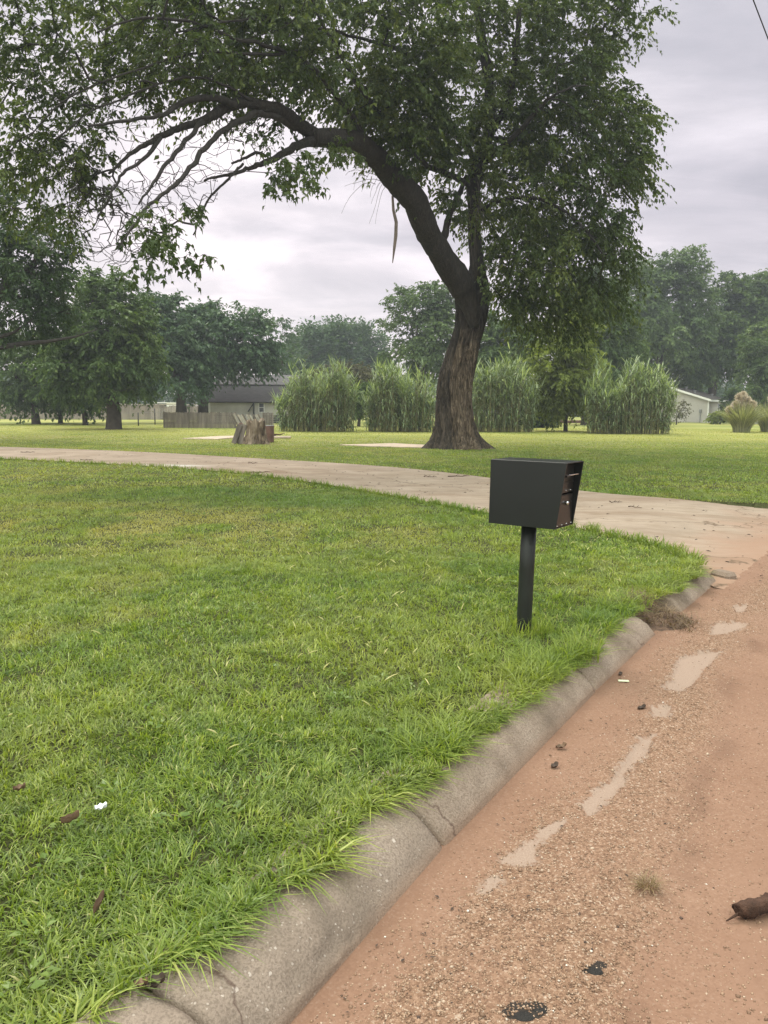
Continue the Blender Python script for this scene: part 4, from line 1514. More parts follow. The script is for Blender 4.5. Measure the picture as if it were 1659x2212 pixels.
CROWN = [(140, 40, 260, 140, 0.58, 3.0), (480, 30, 260, 120, 0.55, 3.0), (800, 80, 210, 180, 0.85, 3.2), (75, 240, 120, 170, 0.65, 2.6), (40, 400, 90, 90, 0.6, 2.2), (170, 310, 70, 90, 0.35, 2.2), (330, 110, 200, 80, 0.42, 2.6), (620, 120, 150, 70, 0.5, 2.6), (560, 210, 120, 40, 0.3, 2.0),
         (860, 240, 110, 85, 1.1, 2.6), (915, 310, 70, 55, 0.9, 2.0), (1000, 140, 130, 180, 0.55, 3.0), (1180, 130, 150, 220, 1.0, 3.6), (1220, 390, 150, 190, 1.1, 3.4), (1215, 580, 150, 120, 1.1, 3.0), (1110, 470, 75, 150, 0.6, 2.4), (1085, 610, 45, 70, 0.5, 1.8),
         (1310, 40, 80, 80, 0.8, 2.5), (1345, 300, 42, 120, 0.9, 2.2), (1005, 400, 45, 85, 0.75, 1.8), (955, 290, 75, 60, 0.9, 2.0), (1040, 330, 50, 70, 0.8, 2.0), (1250, 660, 80, 60, 0.8, 2.0), (1140, 650, 50, 60, 0.35, 1.5),
         (300, -220, 480, 170, 0.30, 4.5), (850, -260, 420, 200, 0.30, 4.5), (1200, -180, 230, 170, 0.4, 4.0)]
att = blob_points(rg, 1830, CROWN, mdepth, None)
# low inner hollow: keep the open arch under the bough clear
A_, Pn_, rad_, tips_ = grow(nodes, par, fixed, att, 0.55, rg, sag=0.10, jitter=0.10, tip=0.0065, power=2.1, cap=0.085)
wb = RMB(TB)
skip = np.zeros(len(A_), bool)
skip[:len(nodes)] = True
wood_tubes(A_, Pn_, rad_, wb, 0.004, 7, skip)
crown_leaf, crown_twig = RMB(TB), RMB(TB)
dirs = A_[tips_] - A_[Pn_[tips_]]
dirs /= np.linalg.norm(dirs, axis=1)[:, None] + 1e-9
outw = A_[tips_] - np.array([TREE[0], TREE[1] - 2, 9])
outw /= np.linalg.norm(outw, axis=1)[:, None]
dirs = dirs * 0.6 + outw * 0.5
ct = np.clip(0.35 + 0.35 * (fbm(A_[tips_][:, 0] * 0.5, A_[tips_][:, 2] * 0.6 + A_[tips_][:, 1] * 0.3, 3, 41) - 0.5) * 2 + 0.55 * (rg.random(len(tips_)) - 0.40), 0, 1)
T3 = A_[tips_]
nearleft = T3[:, 1] < 19.5
for sel, sz, L, ntw, nlf in ((nearleft, 0.108, 0.55, 8, 11), (~nearleft, 0.145, 0.95, 9, 16)):
    sprays(crown_leaf, crown_twig, T3[sel], dirs[sel], rg, L, ntw, nlf, sz, 0.55, 0.75, 0.0035, aspect=0.55, tint0=ct[sel])
# leafy sprigs that hang into the open arch, with lobed leaves large enough to read
SPRIG = [(340, 480, 15, 55, 40, 7), (400, 445, 16.5, 35, 30, 5), (365, 540, 14.2, 55, 32, 7), (305, 575, 13.8, 26, 16, 3), (425, 560, 14.4, 20, 14, 2), (620, 370, 17.5, 55, 32, 9), (600, 405, 17.3, 28, 20, 4), (665, 385, 17.6, 28, 18, 3), (650, 345, 17.9, 40, 20, 5), (720, 318, 21, 40, 18, 5), (770, 335, 21.5, 40, 18, 5), (690, 330, 20, 35, 15, 3), (560, 300, 19, 20, 18, 3), (300, 500, 15.5, 40, 40, 5), (890, 345, 24.5, 50, 26, 8), (985, 470, 27.0, 22, 40, 6), (970, 440, 26.8, 18, 30, 4), (1052, 625, 27.3, 14, 22, 5), (1060, 560, 27.3, 20, 45, 8)]
spts, sw = [], []
for (sx, sy, sY, rx, ry, n) in SPRIG:
    for _ in range(n):
        a, r = rg.random() * 6.283, math.sqrt(rg.random())
        spts.append(P(sx + rx * r * math.cos(a), sy - 8 + ry * r * math.sin(a), sY + rg.normal(0, 0.35)))
spts = np.array(spts)
A2, P2, r2, t2 = grow(nodes, par, fixed, spts, 0.3, rg, sag=0.22, jitter=0.08, tip=0.0038, power=2.2, cap=0.02)
sk2 = np.zeros(len(A2), bool)
sk2[:len(nodes)] = True
wood_tubes(A2, P2, r2, wb, 0.0028, 6, sk2)
d2 = np.tile(np.array([0, 0, -0.6]), (len(t2), 1)) + (A2[t2] - A2[P2[t2]]) * 1.5
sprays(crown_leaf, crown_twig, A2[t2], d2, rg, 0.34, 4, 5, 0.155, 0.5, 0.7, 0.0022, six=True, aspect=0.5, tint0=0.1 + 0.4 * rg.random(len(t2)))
# bare drooping twigs under the outer boughs
bare_pts = []
for _ in range(520):
    x = rg.normal(285, 85)
    x = float(np.clip(x, 150, 470))
    ylo = np.interp(x, [150, 220, 300, 400, 470], [400, 400, 400, 360, 330])
    yhi = np.interp(x, [150, 200, 240, 300, 400, 470], [470, 580, 580, 560, 480, 430])
    bare_pts.append(P(x, ylo + (yhi - ylo) * rg.random(), float(mdepth(x)) - 0.8 + rg.normal(0, 0.7)))
for _ in range(260):
    x, y_b = rg.uniform(90, 560), rg.uniform(120, 400)
    bare_pts.append(P(x, y_b, float(mdepth(x)) - 0.6 + rg.normal(0, 1.0)))
for _ in range(55):
    x = rg.uniform(470, 700)
    bare_pts.append(P(x, rg.uniform(250, 330), float(mdepth(x)) + rg.normal(0, 0.6)))
bare_pts = np.array(bare_pts)
A3, P3, r3, t3 = grow(nodes, par, fixed, bare_pts, 0.22, rg, sag=0.26, jitter=0.15, tip=0.0055, power=2.3, cap=0.035)
sk3 = np.zeros(len(A3), bool)
sk3[:len(nodes)] = True
wood_tubes(A3, P3, r3, wb, 0.0032, 6, sk3)
branch = wb.build('branch', M['branch_bark'], trunk)
crown = crown_leaf.build('crown', M['leaf_main'], mt, smooth=False)
crown_twig.build('twigs', M['branch_bark'], crown)
# dead broken branch and dry vines hanging at the bough
db = RMB(TB)
pp = np.array([P(a, b, 25.5) for a, b in [(858, 385), (848, 425), (850, 455), (856, 480), (855, 510), (852, 535), (848, 568)]])
db.tube(pp, np.array([2.5, 3.4, 4.2, 5.0, 5.2, 4.2, 1.2]) * 25.5 / F / 1.4, 9)
db.build('dead_branch', M['dead_wood'], mt)
vm = RMB(TB)
for k in range(26):
    x0, y0 = [(rg.uniform(795, 850), rg.uniform(350, 400)), (rg.uniform(985, 1040), rg.uniform(380, 470))][int(k > 13)]
    Y = 25.3 if k <= 13 else 27.2
    n = 9
    dx = (-rg.uniform(10, 75) if k <= 13 else rg.uniform(-35, 25))
    dyv = rg.uniform(-15, 110) if k <= 13 else rg.uniform(60, 160)
    tt = np.linspace(0, 1, n)
    xs = x0 + dx * tt + np.cumsum(rg.normal(0, 2.0, n))
    ysv = y0 + dyv * tt ** 1.6 - 12 * np.sin(tt * 3.1) + np.cumsum(rg.normal(0, 1.6, n))
    vm.tube(np.array([P(a, b, Y + 0.05 * k * (k <= 13)) for a, b in zip(xs, ysv)]), np.linspace(0.010, 0.004, n), 4)
vm.build('vine', M['vine'], mt)


# ---- the other trees
def stand_tree(name, label, base, Y, blobs, mat, natt=150, leaf=0.34, per=(7, 12), seed=0, trunk_w=30, stems=1, spray=1.2, dz=None, group='trees around the far lawn', bare=0, wood=None, lean=0, cat='tree', droop=0.35, aspect=0.55):
    rg = np.random.default_rng(100 + seed)
    g = P(base, 900, Y)
    bx = g[0]
    o0 = np.array([bx, Y, LAWN])
    root = thing(name, o0, label, cat, group)
    m_ = Y / F
    cx = np.mean([b[0] for b in blobs])
    top = min(b[1] - b[3] for b in blobs)
    bot = max(b[1] + b[3] for b in blobs)
    ctr = P(cx, (top + bot) / 2, Y)
    r0 = trunk_w * m_ / 2
    nodes, par, fixed = [np.array([bx, Y, LAWN - 0.1])], [-1], [r0 * 1.25]
    zc = P(base, bot, Y)[2]
    fork = max(0.5, min(zc + 0.12 * (ctr[2] - zc), 3.2))
    hts = np.linspace(0.1, fork, 4)
    for k, hh in enumerate(hts):
        nodes.append(np.array([bx + lean * (hh / 2) + rg.normal(0, 0.02), Y, LAWN + hh]))
        par.append(len(nodes) - 2)
        fixed.append(r0 * (1.05 - 0.12 * k))
    fk = len(nodes) - 1
    for s_ in range(stems):
        a = (s_ + 0.3 * rg.random()) / max(stems, 1) * 6.283
        tgt = ctr + np.array([math.cos(a) * 0.30 * (max(b[2] for b in blobs)) * m_ * (stems > 1) * 1.5, math.sin(a) * 0.8 * (stems > 1), 0.15 * (P(cx, top, Y)[2] - ctr[2])])
        prev = fk
        st = nodes[fk]
        for k in range(1, 7):
            u = k / 6
            q = st * (1 - u) + tgt * u + rg.normal(0, 0.08, 3)
            nodes.append(q)
            par.append(prev)
            prev = len(nodes) - 1
            fixed.append(r0 * (0.62 if stems > 1 else 0.85) * (1 - 0.72 * u))
    att = blob_points(rg, natt, blobs, Y, dz, hollow=0.6)
    A, Pn, rad, tips = grow(np.array(nodes), np.array(par), np.array(fixed), att, 1.1, rg, sag=0.06, jitter=0.08, tip=0.016, power=2.2, cap=r0 * 0.5)
    wm = RMB(o0)
    wood_tubes(A, Pn, rad, wm, 0.012, 9)
    wm.build('trunk', wood or M['far_bark'], root)
    lm = RMB(o0)
    if bare:
        keep = rg.random(len(tips)) > bare
        tips = tips[keep]
    dirs = A[tips] - ctr
    dirs /= np.linalg.norm(dirs, axis=1)[:, None] + 1e-9
    dirs[:, 2] += 0.25
    z = A[tips]
    ct = np.clip(0.4 + 0.8 * (fbm(z[:, 0] * 0.45, z[:, 2] * 0.45 + z[:, 1] * 0.3, 3, seed) - 0.5) + 0.3 * (rg.random(len(tips)) - 0.5), 0, 1)
    sprays(lm, None, z, dirs, rg, spray, per[0], per[1], leaf, droop, 0.9, aspect=aspect, tint0=ct)
    # inner shoots fill the body of the crown
    inner = np.array([z[rg.integers(len(z))] * u + (ctr + rg.normal(0, 0.4, 3)) * (1 - u) for u in rg.uniform(0.35, 0.95, int(natt * 0.5))])
    if not bare:
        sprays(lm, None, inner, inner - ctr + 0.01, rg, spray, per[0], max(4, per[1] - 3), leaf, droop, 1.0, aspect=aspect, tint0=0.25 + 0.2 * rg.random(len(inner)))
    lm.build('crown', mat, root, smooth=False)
    return root


edge_tree = stand_tree('spreading_tree', 'dark tree leaning in from the left border with a long level bough', -150, 34, [(35, 600, 115, 105), (85, 570, 65, 85), (-60, 500, 150, 130), (25, 690, 115, 45), (-100, 650, 120, 100), (110, 640, 60, 80), (120, 520, 45, 60, .5)], M['leaf_dark'], 330, 0.16, (8, 13), 1, 60, 2, 0.85)
eb = RMB(edge_tree.location)
eb.tube(np.array([P(a, b, Y) for a, b, Y in [(-150, 700, 34), (-70, 742, 33.5), (0, 750, 33), (50, 742, 32.8), (100, 738, 32.6), (160, 728, 32.4), (210, 712, 32.2)]]), np.array([0.16, 0.14, 0.12, 0.10, 0.075, 0.05, 0.02]), 10)
eb.tube(np.array([P(a, b, Y) for a, b, Y in [(-40, 746, 33.2), (0, 728, 32.9), (30, 718, 32.6), (70, 690, 32.4)]]), np.array([0.10, 0.085, 0.06, 0.02]), 8)
eb.build('limb', M['branch_bark'], edge_tree)
stand_tree('spreading_tree', 'multi-stemmed round tree with a thick short trunk left of the wooden fence', 245, 50, [(225, 690, 95, 90), (215, 765, 120, 70), (270, 800, 75, 60), (150, 790, 55, 60), (235, 640, 65, 45), (195, 830, 75, 35), (255, 620, 28, 20, .6), (290, 720, 40, 60)], M['leaf_mid'], 330, 0.26, (8, 13), 2, 33, 4, 1.15)
stand_tree('small_tree', 'small tree with a bushy base farthest left before the long fence', 77, 62, [(75, 800, 80, 60), (35, 780, 60, 70), (90, 845, 50, 35), (20, 850, 40, 40), (60, 750, 70, 40)], M['leaf_mid'], 170, 0.28, (7, 12), 3, 18, 2, 1.2)
stand_tree('small_tree', 'slender tree with a straight trunk second from the left before the long fence', 130, 66, [(140, 820, 60, 50), (130, 850, 50, 30), (150, 780, 50, 45)], M['leaf_mid'], 110, 0.28, (7, 12), 4, 10, 1, 1.2)
stand_tree('small_tree', 'leaning small tree just left of the thick multi-stemmed trunk', 184, 60, [(175, 830, 55, 40), (190, 850, 45, 30), (170, 790, 50, 40)], M['leaf_dark'], 110, 0.26, (7, 12), 5, 11, 1, 1.1, lean=-0.2)
stand_tree('spreading_tree', 'dark blue-green tree with a forked trunk rising behind the wooden fence', 392, 68, [(345, 725, 70, 75), (380, 800, 75, 65), (330, 680, 45, 40), (420, 780, 45, 60), (300, 760, 60, 80), (360, 665, 35, 30), (400, 730, 55, 60)], M['leaf_blue'], 300, 0.30, (8, 12), 6, 26, 3, 1.4)
stand_tree('broad_tree', 'broad blue-green tree overhanging the dark roofed barn on its left', 440, 71.5, [(450, 730, 80, 60), (530, 745, 60, 55), (440, 690, 45, 30), (515, 700, 55, 28), (425, 780, 40, 35), (495, 768, 45, 32), (555, 765, 45, 30)], M['leaf_blue'], 260, 0.36, (8, 12), 7, 24, 3, 1.6)
stand_tree('dying_tree', 'half bare tree with sparse top twigs behind the barn roof', 610, 90, [(575, 690, 45, 20), (545, 685, 35, 18), (622, 715, 22, 18), (600, 760, 45, 40), (590, 710, 40, 25, .6)], M['leaf_blue'], 120, 0.30, (5, 8), 8, 9, 3, 1.0, bare=0.3)
for k, (bx, bl, lb) in enumerate([
        (690, [(690, 760, 38, 45), (685, 790, 45, 30)], 'hazy blue-green tree farthest left in the far row behind the reeds'),
        (738, [(738, 755, 42, 45), (738, 725, 26, 18), (745, 790, 45, 30)], 'hazy tall-topped tree second from left in the far row behind the reeds'),
        (795, [(790, 762, 42, 42), (785, 730, 22, 16), (800, 790, 45, 30)], 'hazy round tree in the far row just left of the tall gap-toothed tree'),
        (650, [(650, 785, 40, 32), (640, 765, 25, 20)], 'low hazy tree in the far row right of the barn roof')]):
    stand_tree('far_tree', lb, bx, 122 + 3 * k, bl, M['leaf_blue'], 130, 0.55, (7, 10), 20 + k, 14, 2, 2.0, group='far row of trees behind the reeds', droop=-0.35)
stand_tree('broad_tree', 'tall grey-green tree with sky gaps just left of the huge trunk', 905, 76, [(905, 690, 62, 62), (945, 735, 55, 60), (868, 655, 32, 28), (935, 640, 42, 28), (905, 770, 75, 45), (960, 660, 35, 40), (850, 700, 25, 20, .6)], M['leaf_pale'], 300, 0.29, (7, 11), 9, 20, 3, 1.2)
stand_tree('broad_tree', 'dark green tree showing right behind the huge trunk above the reeds', 1090, 72, [(1095, 735, 60, 40), (1070, 780, 60, 40), (1130, 770, 40, 40), (1060, 710, 30, 30, .6)], M['leaf_mid'], 260, 0.29, (8, 12), 10, 16, 2, 1.2)
stand_tree('young_tree', 'young yellow-green tree with a thin straight trunk on the open grass', 1223, 52, [(1220, 790, 72, 65), (1205, 845, 60, 40), (1262, 840, 45, 35), (1230, 720, 55, 40), (1180, 860, 30, 25), (1225, 870, 60, 20)], M['leaf_young'], 300, 0.23, (8, 12), 11, 9, 1, 0.95)
stand_tree('broad_tree', 'dark leafy tree with a stout trunk half hidden by the largest reed clump', 1268, 74, [(1300, 705, 72, 85), (1335, 780, 70, 50), (1270, 650, 55, 45), (1265, 800, 60, 60), (1300, 620, 40, 40)], M['leaf_mid'], 420, 0.32, (9, 12), 12, 24, 2, 1.4)
stand_tree('poplar_tree', 'tall pale poplar rising behind the largest reed clump', 1400, 98, [(1390, 680, 62, 85), (1440, 610, 60, 60), (1485, 585, 48, 42), (1440, 720, 80, 70), (1400, 600, 40, 50), (1500, 660, 40, 60)], M['leaf_pale'], 430, 0.38, (8, 12), 13, 18, 3, 1.6)
stand_tree('poplar_tree', 'dark dense tree with bright sky holes behind the cream house', 1535, 104, [(1560, 680, 70, 75), (1520, 760, 85, 65), (1570, 625, 48, 32), (1600, 740, 70, 70), (1480, 790, 60, 45)], M['leaf_mid'], 430, 0.38, (8, 12), 14, 18, 3, 1.5)
stand_tree('poplar_tree', 'tall dark blue tree rising at the right border behind the house', 1655, 104, [(1630, 670, 55, 75), (1650, 625, 45, 32), (1700, 700, 70, 100), (1620, 740, 50, 60)], M['leaf_mid'], 460, 0.40, (9, 12), 15, 18, 3, 1.6)
stand_tree('broad_tree', 'bright mid-green tree low at the right border above the pampas grass', 1665, 84, [(1655, 800, 48, 50), (1640, 840, 45, 30), (1690, 780, 50, 70), (1645, 745, 35, 40)], M['leaf_mid'], 170, 0.30, (8, 11), 16, 15, 2, 1.3)
stand_tree('fruit_tree', 'small dark fruit tree in the gap between the left two reed clumps', 775, 62, [(775, 862, 34, 26), (765, 880, 30, 16), (795, 850, 28, 20)], M['leaf_mid'], 90, 0.22, (7, 10), 17, 7, 3, 0.7)
stand_tree('brown_shrub', 'brownish tall shrub showing between and above the left two reed clumps', 745, 72, [(740, 815, 40, 25), (770, 810, 35, 22), (700, 815, 30, 18)], M['leaf_brown'], 100, 0.28, (7, 10), 18, 6, 4, 0.9, cat='shrub')
stand_tree('dark_shrub', 'low near-black shrub on the grass between reeds and young tree', 1172, 62, [(1172, 893, 27, 20), (1150, 890, 20, 20), (1185, 902, 16, 12)], M['leaf_dark'], 80, 0.22, (8, 10), 19, 5, 4, 0.6, cat='shrub')
stand_tree('grey_sapling', 'thin straggly sapling with sparse reddish leaves before the cream house', 1462, 79, [(1475, 885, 12, 22), (1462, 890, 12, 14), (1490, 872, 8, 6)], M['leaf_brown'], 34, 0.2, (3, 4), 30, 3, 3, 0.5, cat='sapling')
stand_tree('green_shrub', 'green shrub leaning on the right end of the cream house', 1592, 92, [(1578, 868, 13, 22), (1592, 855, 14, 14)], M['leaf_mid'], 70, 0.26, (7, 10), 31, 4, 3, 0.7, cat='shrub')
stand_tree('green_shrub', 'low bright shrub at the foot of the house beside the pampas grass', 1556, 82, [(1558, 900, 16, 7), (1540, 904, 9, 5)], M['leaf_young'], 60, 0.22, (6, 9), 32, 3, 4, 0.5, cat='shrub')

# far-off wood that closes the view behind everything
rgw = np.random.default_rng(77)
fw = MB()
n = 2600
ang = rgw.uniform(-0.62, 0.66, n)
Yf = rgw.uniform(150, 175, n)
hx = ang * Yf
hz = rgw.random(n) ** 0.8 * (5.5 + 3.0 * fbm(hx * 0.05, hx * 0, 3, 3))
tp = np.stack([hx, Yf, LAWN + hz], -1)
dd_ = np.tile(np.array([0, -0.4, 0.5]), (n, 1))
sprays(fw, None, tp, dd_, rgw, 2.0, 6, 8, 0.8, 0.3, 1.0, tint0=0.2 + 0.4 * rgw.random(n))
tag(fw.build('far_wood', M['leaf_blue']), 'hazy far-off wood closing the view behind the gardens', 'wood', kind='stuff')


# ------------------------------------------------------------------ giant reeds
def reed_clump(label, x0, x1, ybase, ytop, Y, seed, nst=420, skew=0.0):
    rg = np.random.default_rng(400 + seed)
    m_ = Y / F
    a, b = P(x0, ybase, Y), P(x1, ybase, Y)
    H = P(x0, ytop, Y)[2] - LAWN
    cx, w = (a[0] + b[0]) / 2, (b[0] - a[0]) / 2
    o0 = np.array([cx, Y + 1.0, LAWN])
    root = thing('reed_clump', o0, label, 'reeds', 'giant reed clumps along the back of the lawn')
    st, lf, pl = RMB(o0), RMB(o0), RMB(o0)
    LV, LF_, LT = [], [], []
    for k in range(nst):
        r, an = math.sqrt(rg.random()), rg.random() * 6.283
        bx, by = cx + 0.92 * w * r * math.cos(an), Y + 1.0 + min(w, 1.7) * 0.8 * r * math.sin(an)
        u = (bx - cx) / w
        hh = H * (0.55 + 0.43 * rg.random() ** 0.6 + 0.16 * (rg.random() < 0.08)) * (1 - 0.30 * abs(u) ** 2.4) * (1 + 0.75 * (vnoise(bx * 1.3, by * 1.3, seed) - 0.55))
        lx, ly = 0.13 * u * hh + rg.normal(0, 0.14), rg.normal(0, 0.16) - 0.05
        tt = np.linspace(0, 1, 5)[:, None]
        path = np.array([bx, by, LAWN]) + tt * np.array([0, 0, hh]) + tt ** 2 * np.array([lx, ly, 0]) * 0.9
        st.tube(path, np.linspace(0.013, 0.006, 5), 4, False)
        nl = 13
        us_ = np.concatenate([0.06 + 0.94 * rg.random(nl - 4), 0.85 + 0.15 * rg.random(4)])
        for uu in us_:
            c = np.array([np.interp(uu, tt[:, 0], path[:, q]) for q in range(3)])
            LV.append((c, rg.random() * 6.283, 0.5 + 0.55 * rg.random(), uu))
    n = len(LV)
    c = np.array([q[0] for q in LV])
    an = np.array([q[1] for q in LV])
    ln = np.array([q[2] for q in LV]) * (0.9 + 0.25 * (H > 4))
    uu = np.array([q[3] for q in LV])
    d = np.stack([np.cos(an), np.sin(an), np.zeros(n)], -1)
    s = np.stack([-np.sin(an), np.cos(an), np.zeros(n)], -1)
    up = 0.85 + 0.4 * rg.random(n)
    tip_up = smooth(0.85, 1.0, uu)
    droop = (0.85 + 0.65 * rg.random(n)) * (1 - 0.8 * tip_up)
    rows = []
    for t_, wd in ((0, 0.7), (0.33, 1.0), (0.66, 0.75)):
        p = c + d * (ln * t_ * (0.95 - 0.25 * t_))[:, None] + np.array([0, 0, 1.0]) * (ln * (up * t_ - droop * t_ * t_))[:, None]
        hw = (0.030 * wd * (0.6 + 0.7 * rg.random(n)))[:, None]
        rows += [p - s * hw, p + s * hw]
    t_ = 1.0
    rows.append(c + d * (ln * 0.7)[:, None] + np.array([0, 0, 1.0]) * (ln * (up - droop))[:, None])
    V = np.stack(rows, 1)
    bs = (np.arange(n) * 7)[:, None]
    tn = np.clip(0.0 + 0.6 * rg.random(n) + 0.5 * uu * rg.random(n), 0, 1)
    lf.add(V.reshape(-1, 3), [np.concatenate([bs + np.array([[0, 1, 3, 2]]), bs + np.array([[2, 3, 5, 4]])]), bs + np.array([[4, 5, 6]])], np.repeat(tn, 7))
    st.build('stalks', M['reed_stalk'], root, True)
    lf.build('leaves', M['reed'], root, False)
    return root


reed_clump('wide grey-green giant reed clump standing right of the barn', 592, 772, 929, 806, 47.5, 1, 400)
reed_clump('giant reed clump just left of the huge tree trunk', 782, 950, 929, 802, 48.2, 2, 370)
reed_clump('giant reed clump just right of the huge tree trunk', 1004, 1164, 929, 798, 48.8, 3, 370)
reed_clump('largest giant reed clump at the left corner of the cream house', 1266, 1466, 933, 794, 47.0, 4, 470)


def pampas(label, x0, x1, ybase, ytop, Y, seed, n=900, plumes=((0, 0),)):
    rg = np.random.default_rng(600 + seed)
    a, b = P(x0, ybase, Y), P(x1, ybase, Y)
    H = P(x0, ytop, Y)[2] - LAWN
    cx, w = (a[0] + b[0]) / 2, (b[0] - a[0]) / 2
    o0 = np.array([cx, Y + 0.5, LAWN])
    root = thing('pampas_grass', o0, label, 'pampas grass')
    mbp = RMB(o0)
    r, an = np.sqrt(rg.random(n)) * 0.45 * w, rg.random(n) * 6.283
    nv = blades(mbp, cx + r * np.cos(an), Y + 0.5 + r * np.sin(an), np.full(n, LAWN), H * (0.6 + 0.5 * rg.random(n)), 0.03 + 0.02 * rg.random(n), 0.15 + 0.75 * rg.random(n) ** 1.5, rg.random(n), 5, an, 1.0)
    mbp.build('leaves', M['pampas'], root, False)
    for (px, py) in plumes:
        pm, sm = RMB(o0), RMB(o0)
        top = P(px, py, Y + 0.5)
        bot = np.array([cx + 0.3 * (top[0] - cx), Y + 0.5, LAWN])
        tt = np.linspace(0, 1, 8)[:, None]
        path = bot * (1 - tt) + top * tt + np.array([0, 0, 0.3]) * tt * (1 - tt)
        k = 260
        uu = 0.72 + 0.28 * rg.random(k)
        cp = np.stack([np.interp(uu, tt[:, 0], path[:, q]) for q in range(3)], -1)
        wdt = 0.17 * np.sin(np.clip((uu - 0.70) / 0.30, 0, 1) * 3.1) + 0.02
        ax = np.stack([rg.normal(0, 1, k), rg.normal(0, 1, k), rg.normal(0.4, 0.7, k)], -1)
        leaves(pm, cp, wdt * 2.0, ax, rg.normal(0, 1, (k, 3)), rg.random(k), 0.35)
        po = pm.build('plume', M['plume'], root, False)
        sm.tube(path, np.linspace(0.012, 0.006, 8), 5, False)
        sm.build('stem', M['reed_stalk'], po, True)
    return root


pampas('pampas grass with pale feathery plumes at the right of the house', 1572, 1646, 931, 862, 52, 1, 1300, [(1588, 868), (1597, 850), (1606, 846), (1616, 858), (1574, 880), (1628, 868), (1600, 874)])
pampas('second pampas grass cut off by the right border', 1630, 1710, 930, 862, 54, 2, 1000, [(1668, 850), (1690, 855)])

# ------------------------------------------------------------------ barn on the left
YB = 74
bl, br = P(455, 905, YB), P(655, 905, YB)
z_e, z_k, z_r = P(455, 869, YB)[2], P(500, 832, YB)[2], P(540, 809, YB + 2)[2]
W_ = br[0] - bl[0]
o0 = np.array([bl[0], YB, LAWN])
barn = thing('barn', o0, 'cream walled barn with a dark two-pitch shingle roof behind the wooden fence', 'barn')
w_ = RMB(o0)
xL, xR, Dp = bl[0] - 0.0, br[0], 9.0
yw = YB
poly = [(0, -0.2), (Dp, -0.2), (Dp, z_e - LAWN), (Dp - 2.6, z_k - LAWN - 0.12), (Dp / 2, z_r - LAWN - 0.1), (2.6, z_k - LAWN - 0.12), (0, z_e - LAWN)]
w_.prism(poly, 0.0, xR - xL, lambda v: np.stack([xL + v[:, 2], yw + v[:, 0], LAWN + v[:, 1]], -1))
w_.build('wall', M['barn_wall'], barn, False)
rf = RMB(o0)


def slab(mb, p0, p1, p2, p3, th):
    a = np.array([p0, p1, p2, p3], float)
    nrm = np.cross(a[1] - a[0], a[3] - a[0])
    nrm /= np.linalg.norm(nrm)
    v = np.vstack([a, a + nrm * th])
    mb.add(v, np.array([[0, 3, 2, 1], [4, 5, 6, 7], [0, 1, 5, 4], [1, 2, 6, 5], [2, 3, 7, 6], [3, 0, 4, 7]]))


slab(rf, (xL - 0.3, yw - 0.45, z_e - 0.03), (xR + 0.3, yw - 0.45, z_e - 0.03), (xR + 0.3, yw + 2.6, z_k), (xL - 0.3, yw + 2.6, z_k), 0.1)
slab(rf, (xR + 0.3, yw + Dp + 0.45, z_e - 0.03), (xL - 0.3, yw + Dp + 0.45, z_e - 0.03), (xL - 0.3, yw + Dp - 2.6, z_k), (xR + 0.3, yw + Dp - 2.6, z_k), 0.1)
rfo = rf.build('roof', M['roof_dark'], barn, False)
rf = RMB(o0)
slab(rf, (xL - 0.25, yw + 2.5, z_k + 0.06), (xR + 0.25, yw + 2.5, z_k + 0.06), (xR + 0.25, yw + Dp / 2, z_r), (xL - 0.25, yw + Dp / 2, z_r), 0.1)
slab(rf, (xR + 0.25, yw + Dp - 2.5, z_k + 0.06), (xL - 0.25, yw + Dp - 2.5, z_k + 0.06), (xL - 0.25, yw + Dp / 2, z_r), (xR + 0.25, yw + Dp / 2, z_r), 0.1)
rf.build('upper_roof', M['roof_light'], barn, False)
wx = P(565, 880, YB)
wn = RMB(o0)
wn.box((wx[0], yw - 0.02, 1.55), (0.42, 0.05, 0.8))
wno = wn.build('window', M['window'], barn, False)
wf = RMB(o0)
for (cx_, cz_, sx_, sz_) in [(-0.25, 1.55, 0.07, 0.94), (0.25, 1.55, 0.07, 0.94), (0, 1.985, 0.43, 0.07), (0, 1.115, 0.43, 0.07), (0, 1.55, 0.43, 0.035)]:
    wf.box((wx[0] + cx_, yw - 0.035, cz_), (sx_, 0.06, sz_))
wf.build('frame', M['white_paint'], wno, False)
pb = RMB(o0)
px_ = P(549, 880, YB)[0]
pb.box((px_, yw - 0.35, 0.5 * (z_e + LAWN)), (0.14, 0.14, z_e - LAWN - 0.1))
pb.box((px_ - 0.28, yw - 0.35, z_e - 0.5), (0.1, 0.1, 0.9), np.array([[math.cos(.6), 0, math.sin(.6)], [0, 1, 0], [-math.sin(.6), 0, math.cos(.6)]]))
pb.build('brace_post', M['dark_metal'], barn, False)
cb = RMB(o0)
cb.box((xL - 0.12, yw + 0.1, 1.15), (0.22, 0.3, 2.0), bev=0.02)
cb.build('corner_board', M['white_paint'], barn, False)
sp_ = RMB(o0)
sx0 = P(594, 905, YB)[0]
for k in range(4):
    sp_.box((sx0 + 0.1, yw - 0.4 - 0.28 * k, LAWN + 0.75 - 0.2 * k - 0.1), (0.9, 0.3, 0.16))
sp_.build('steps', M['dark_metal'], barn, False)

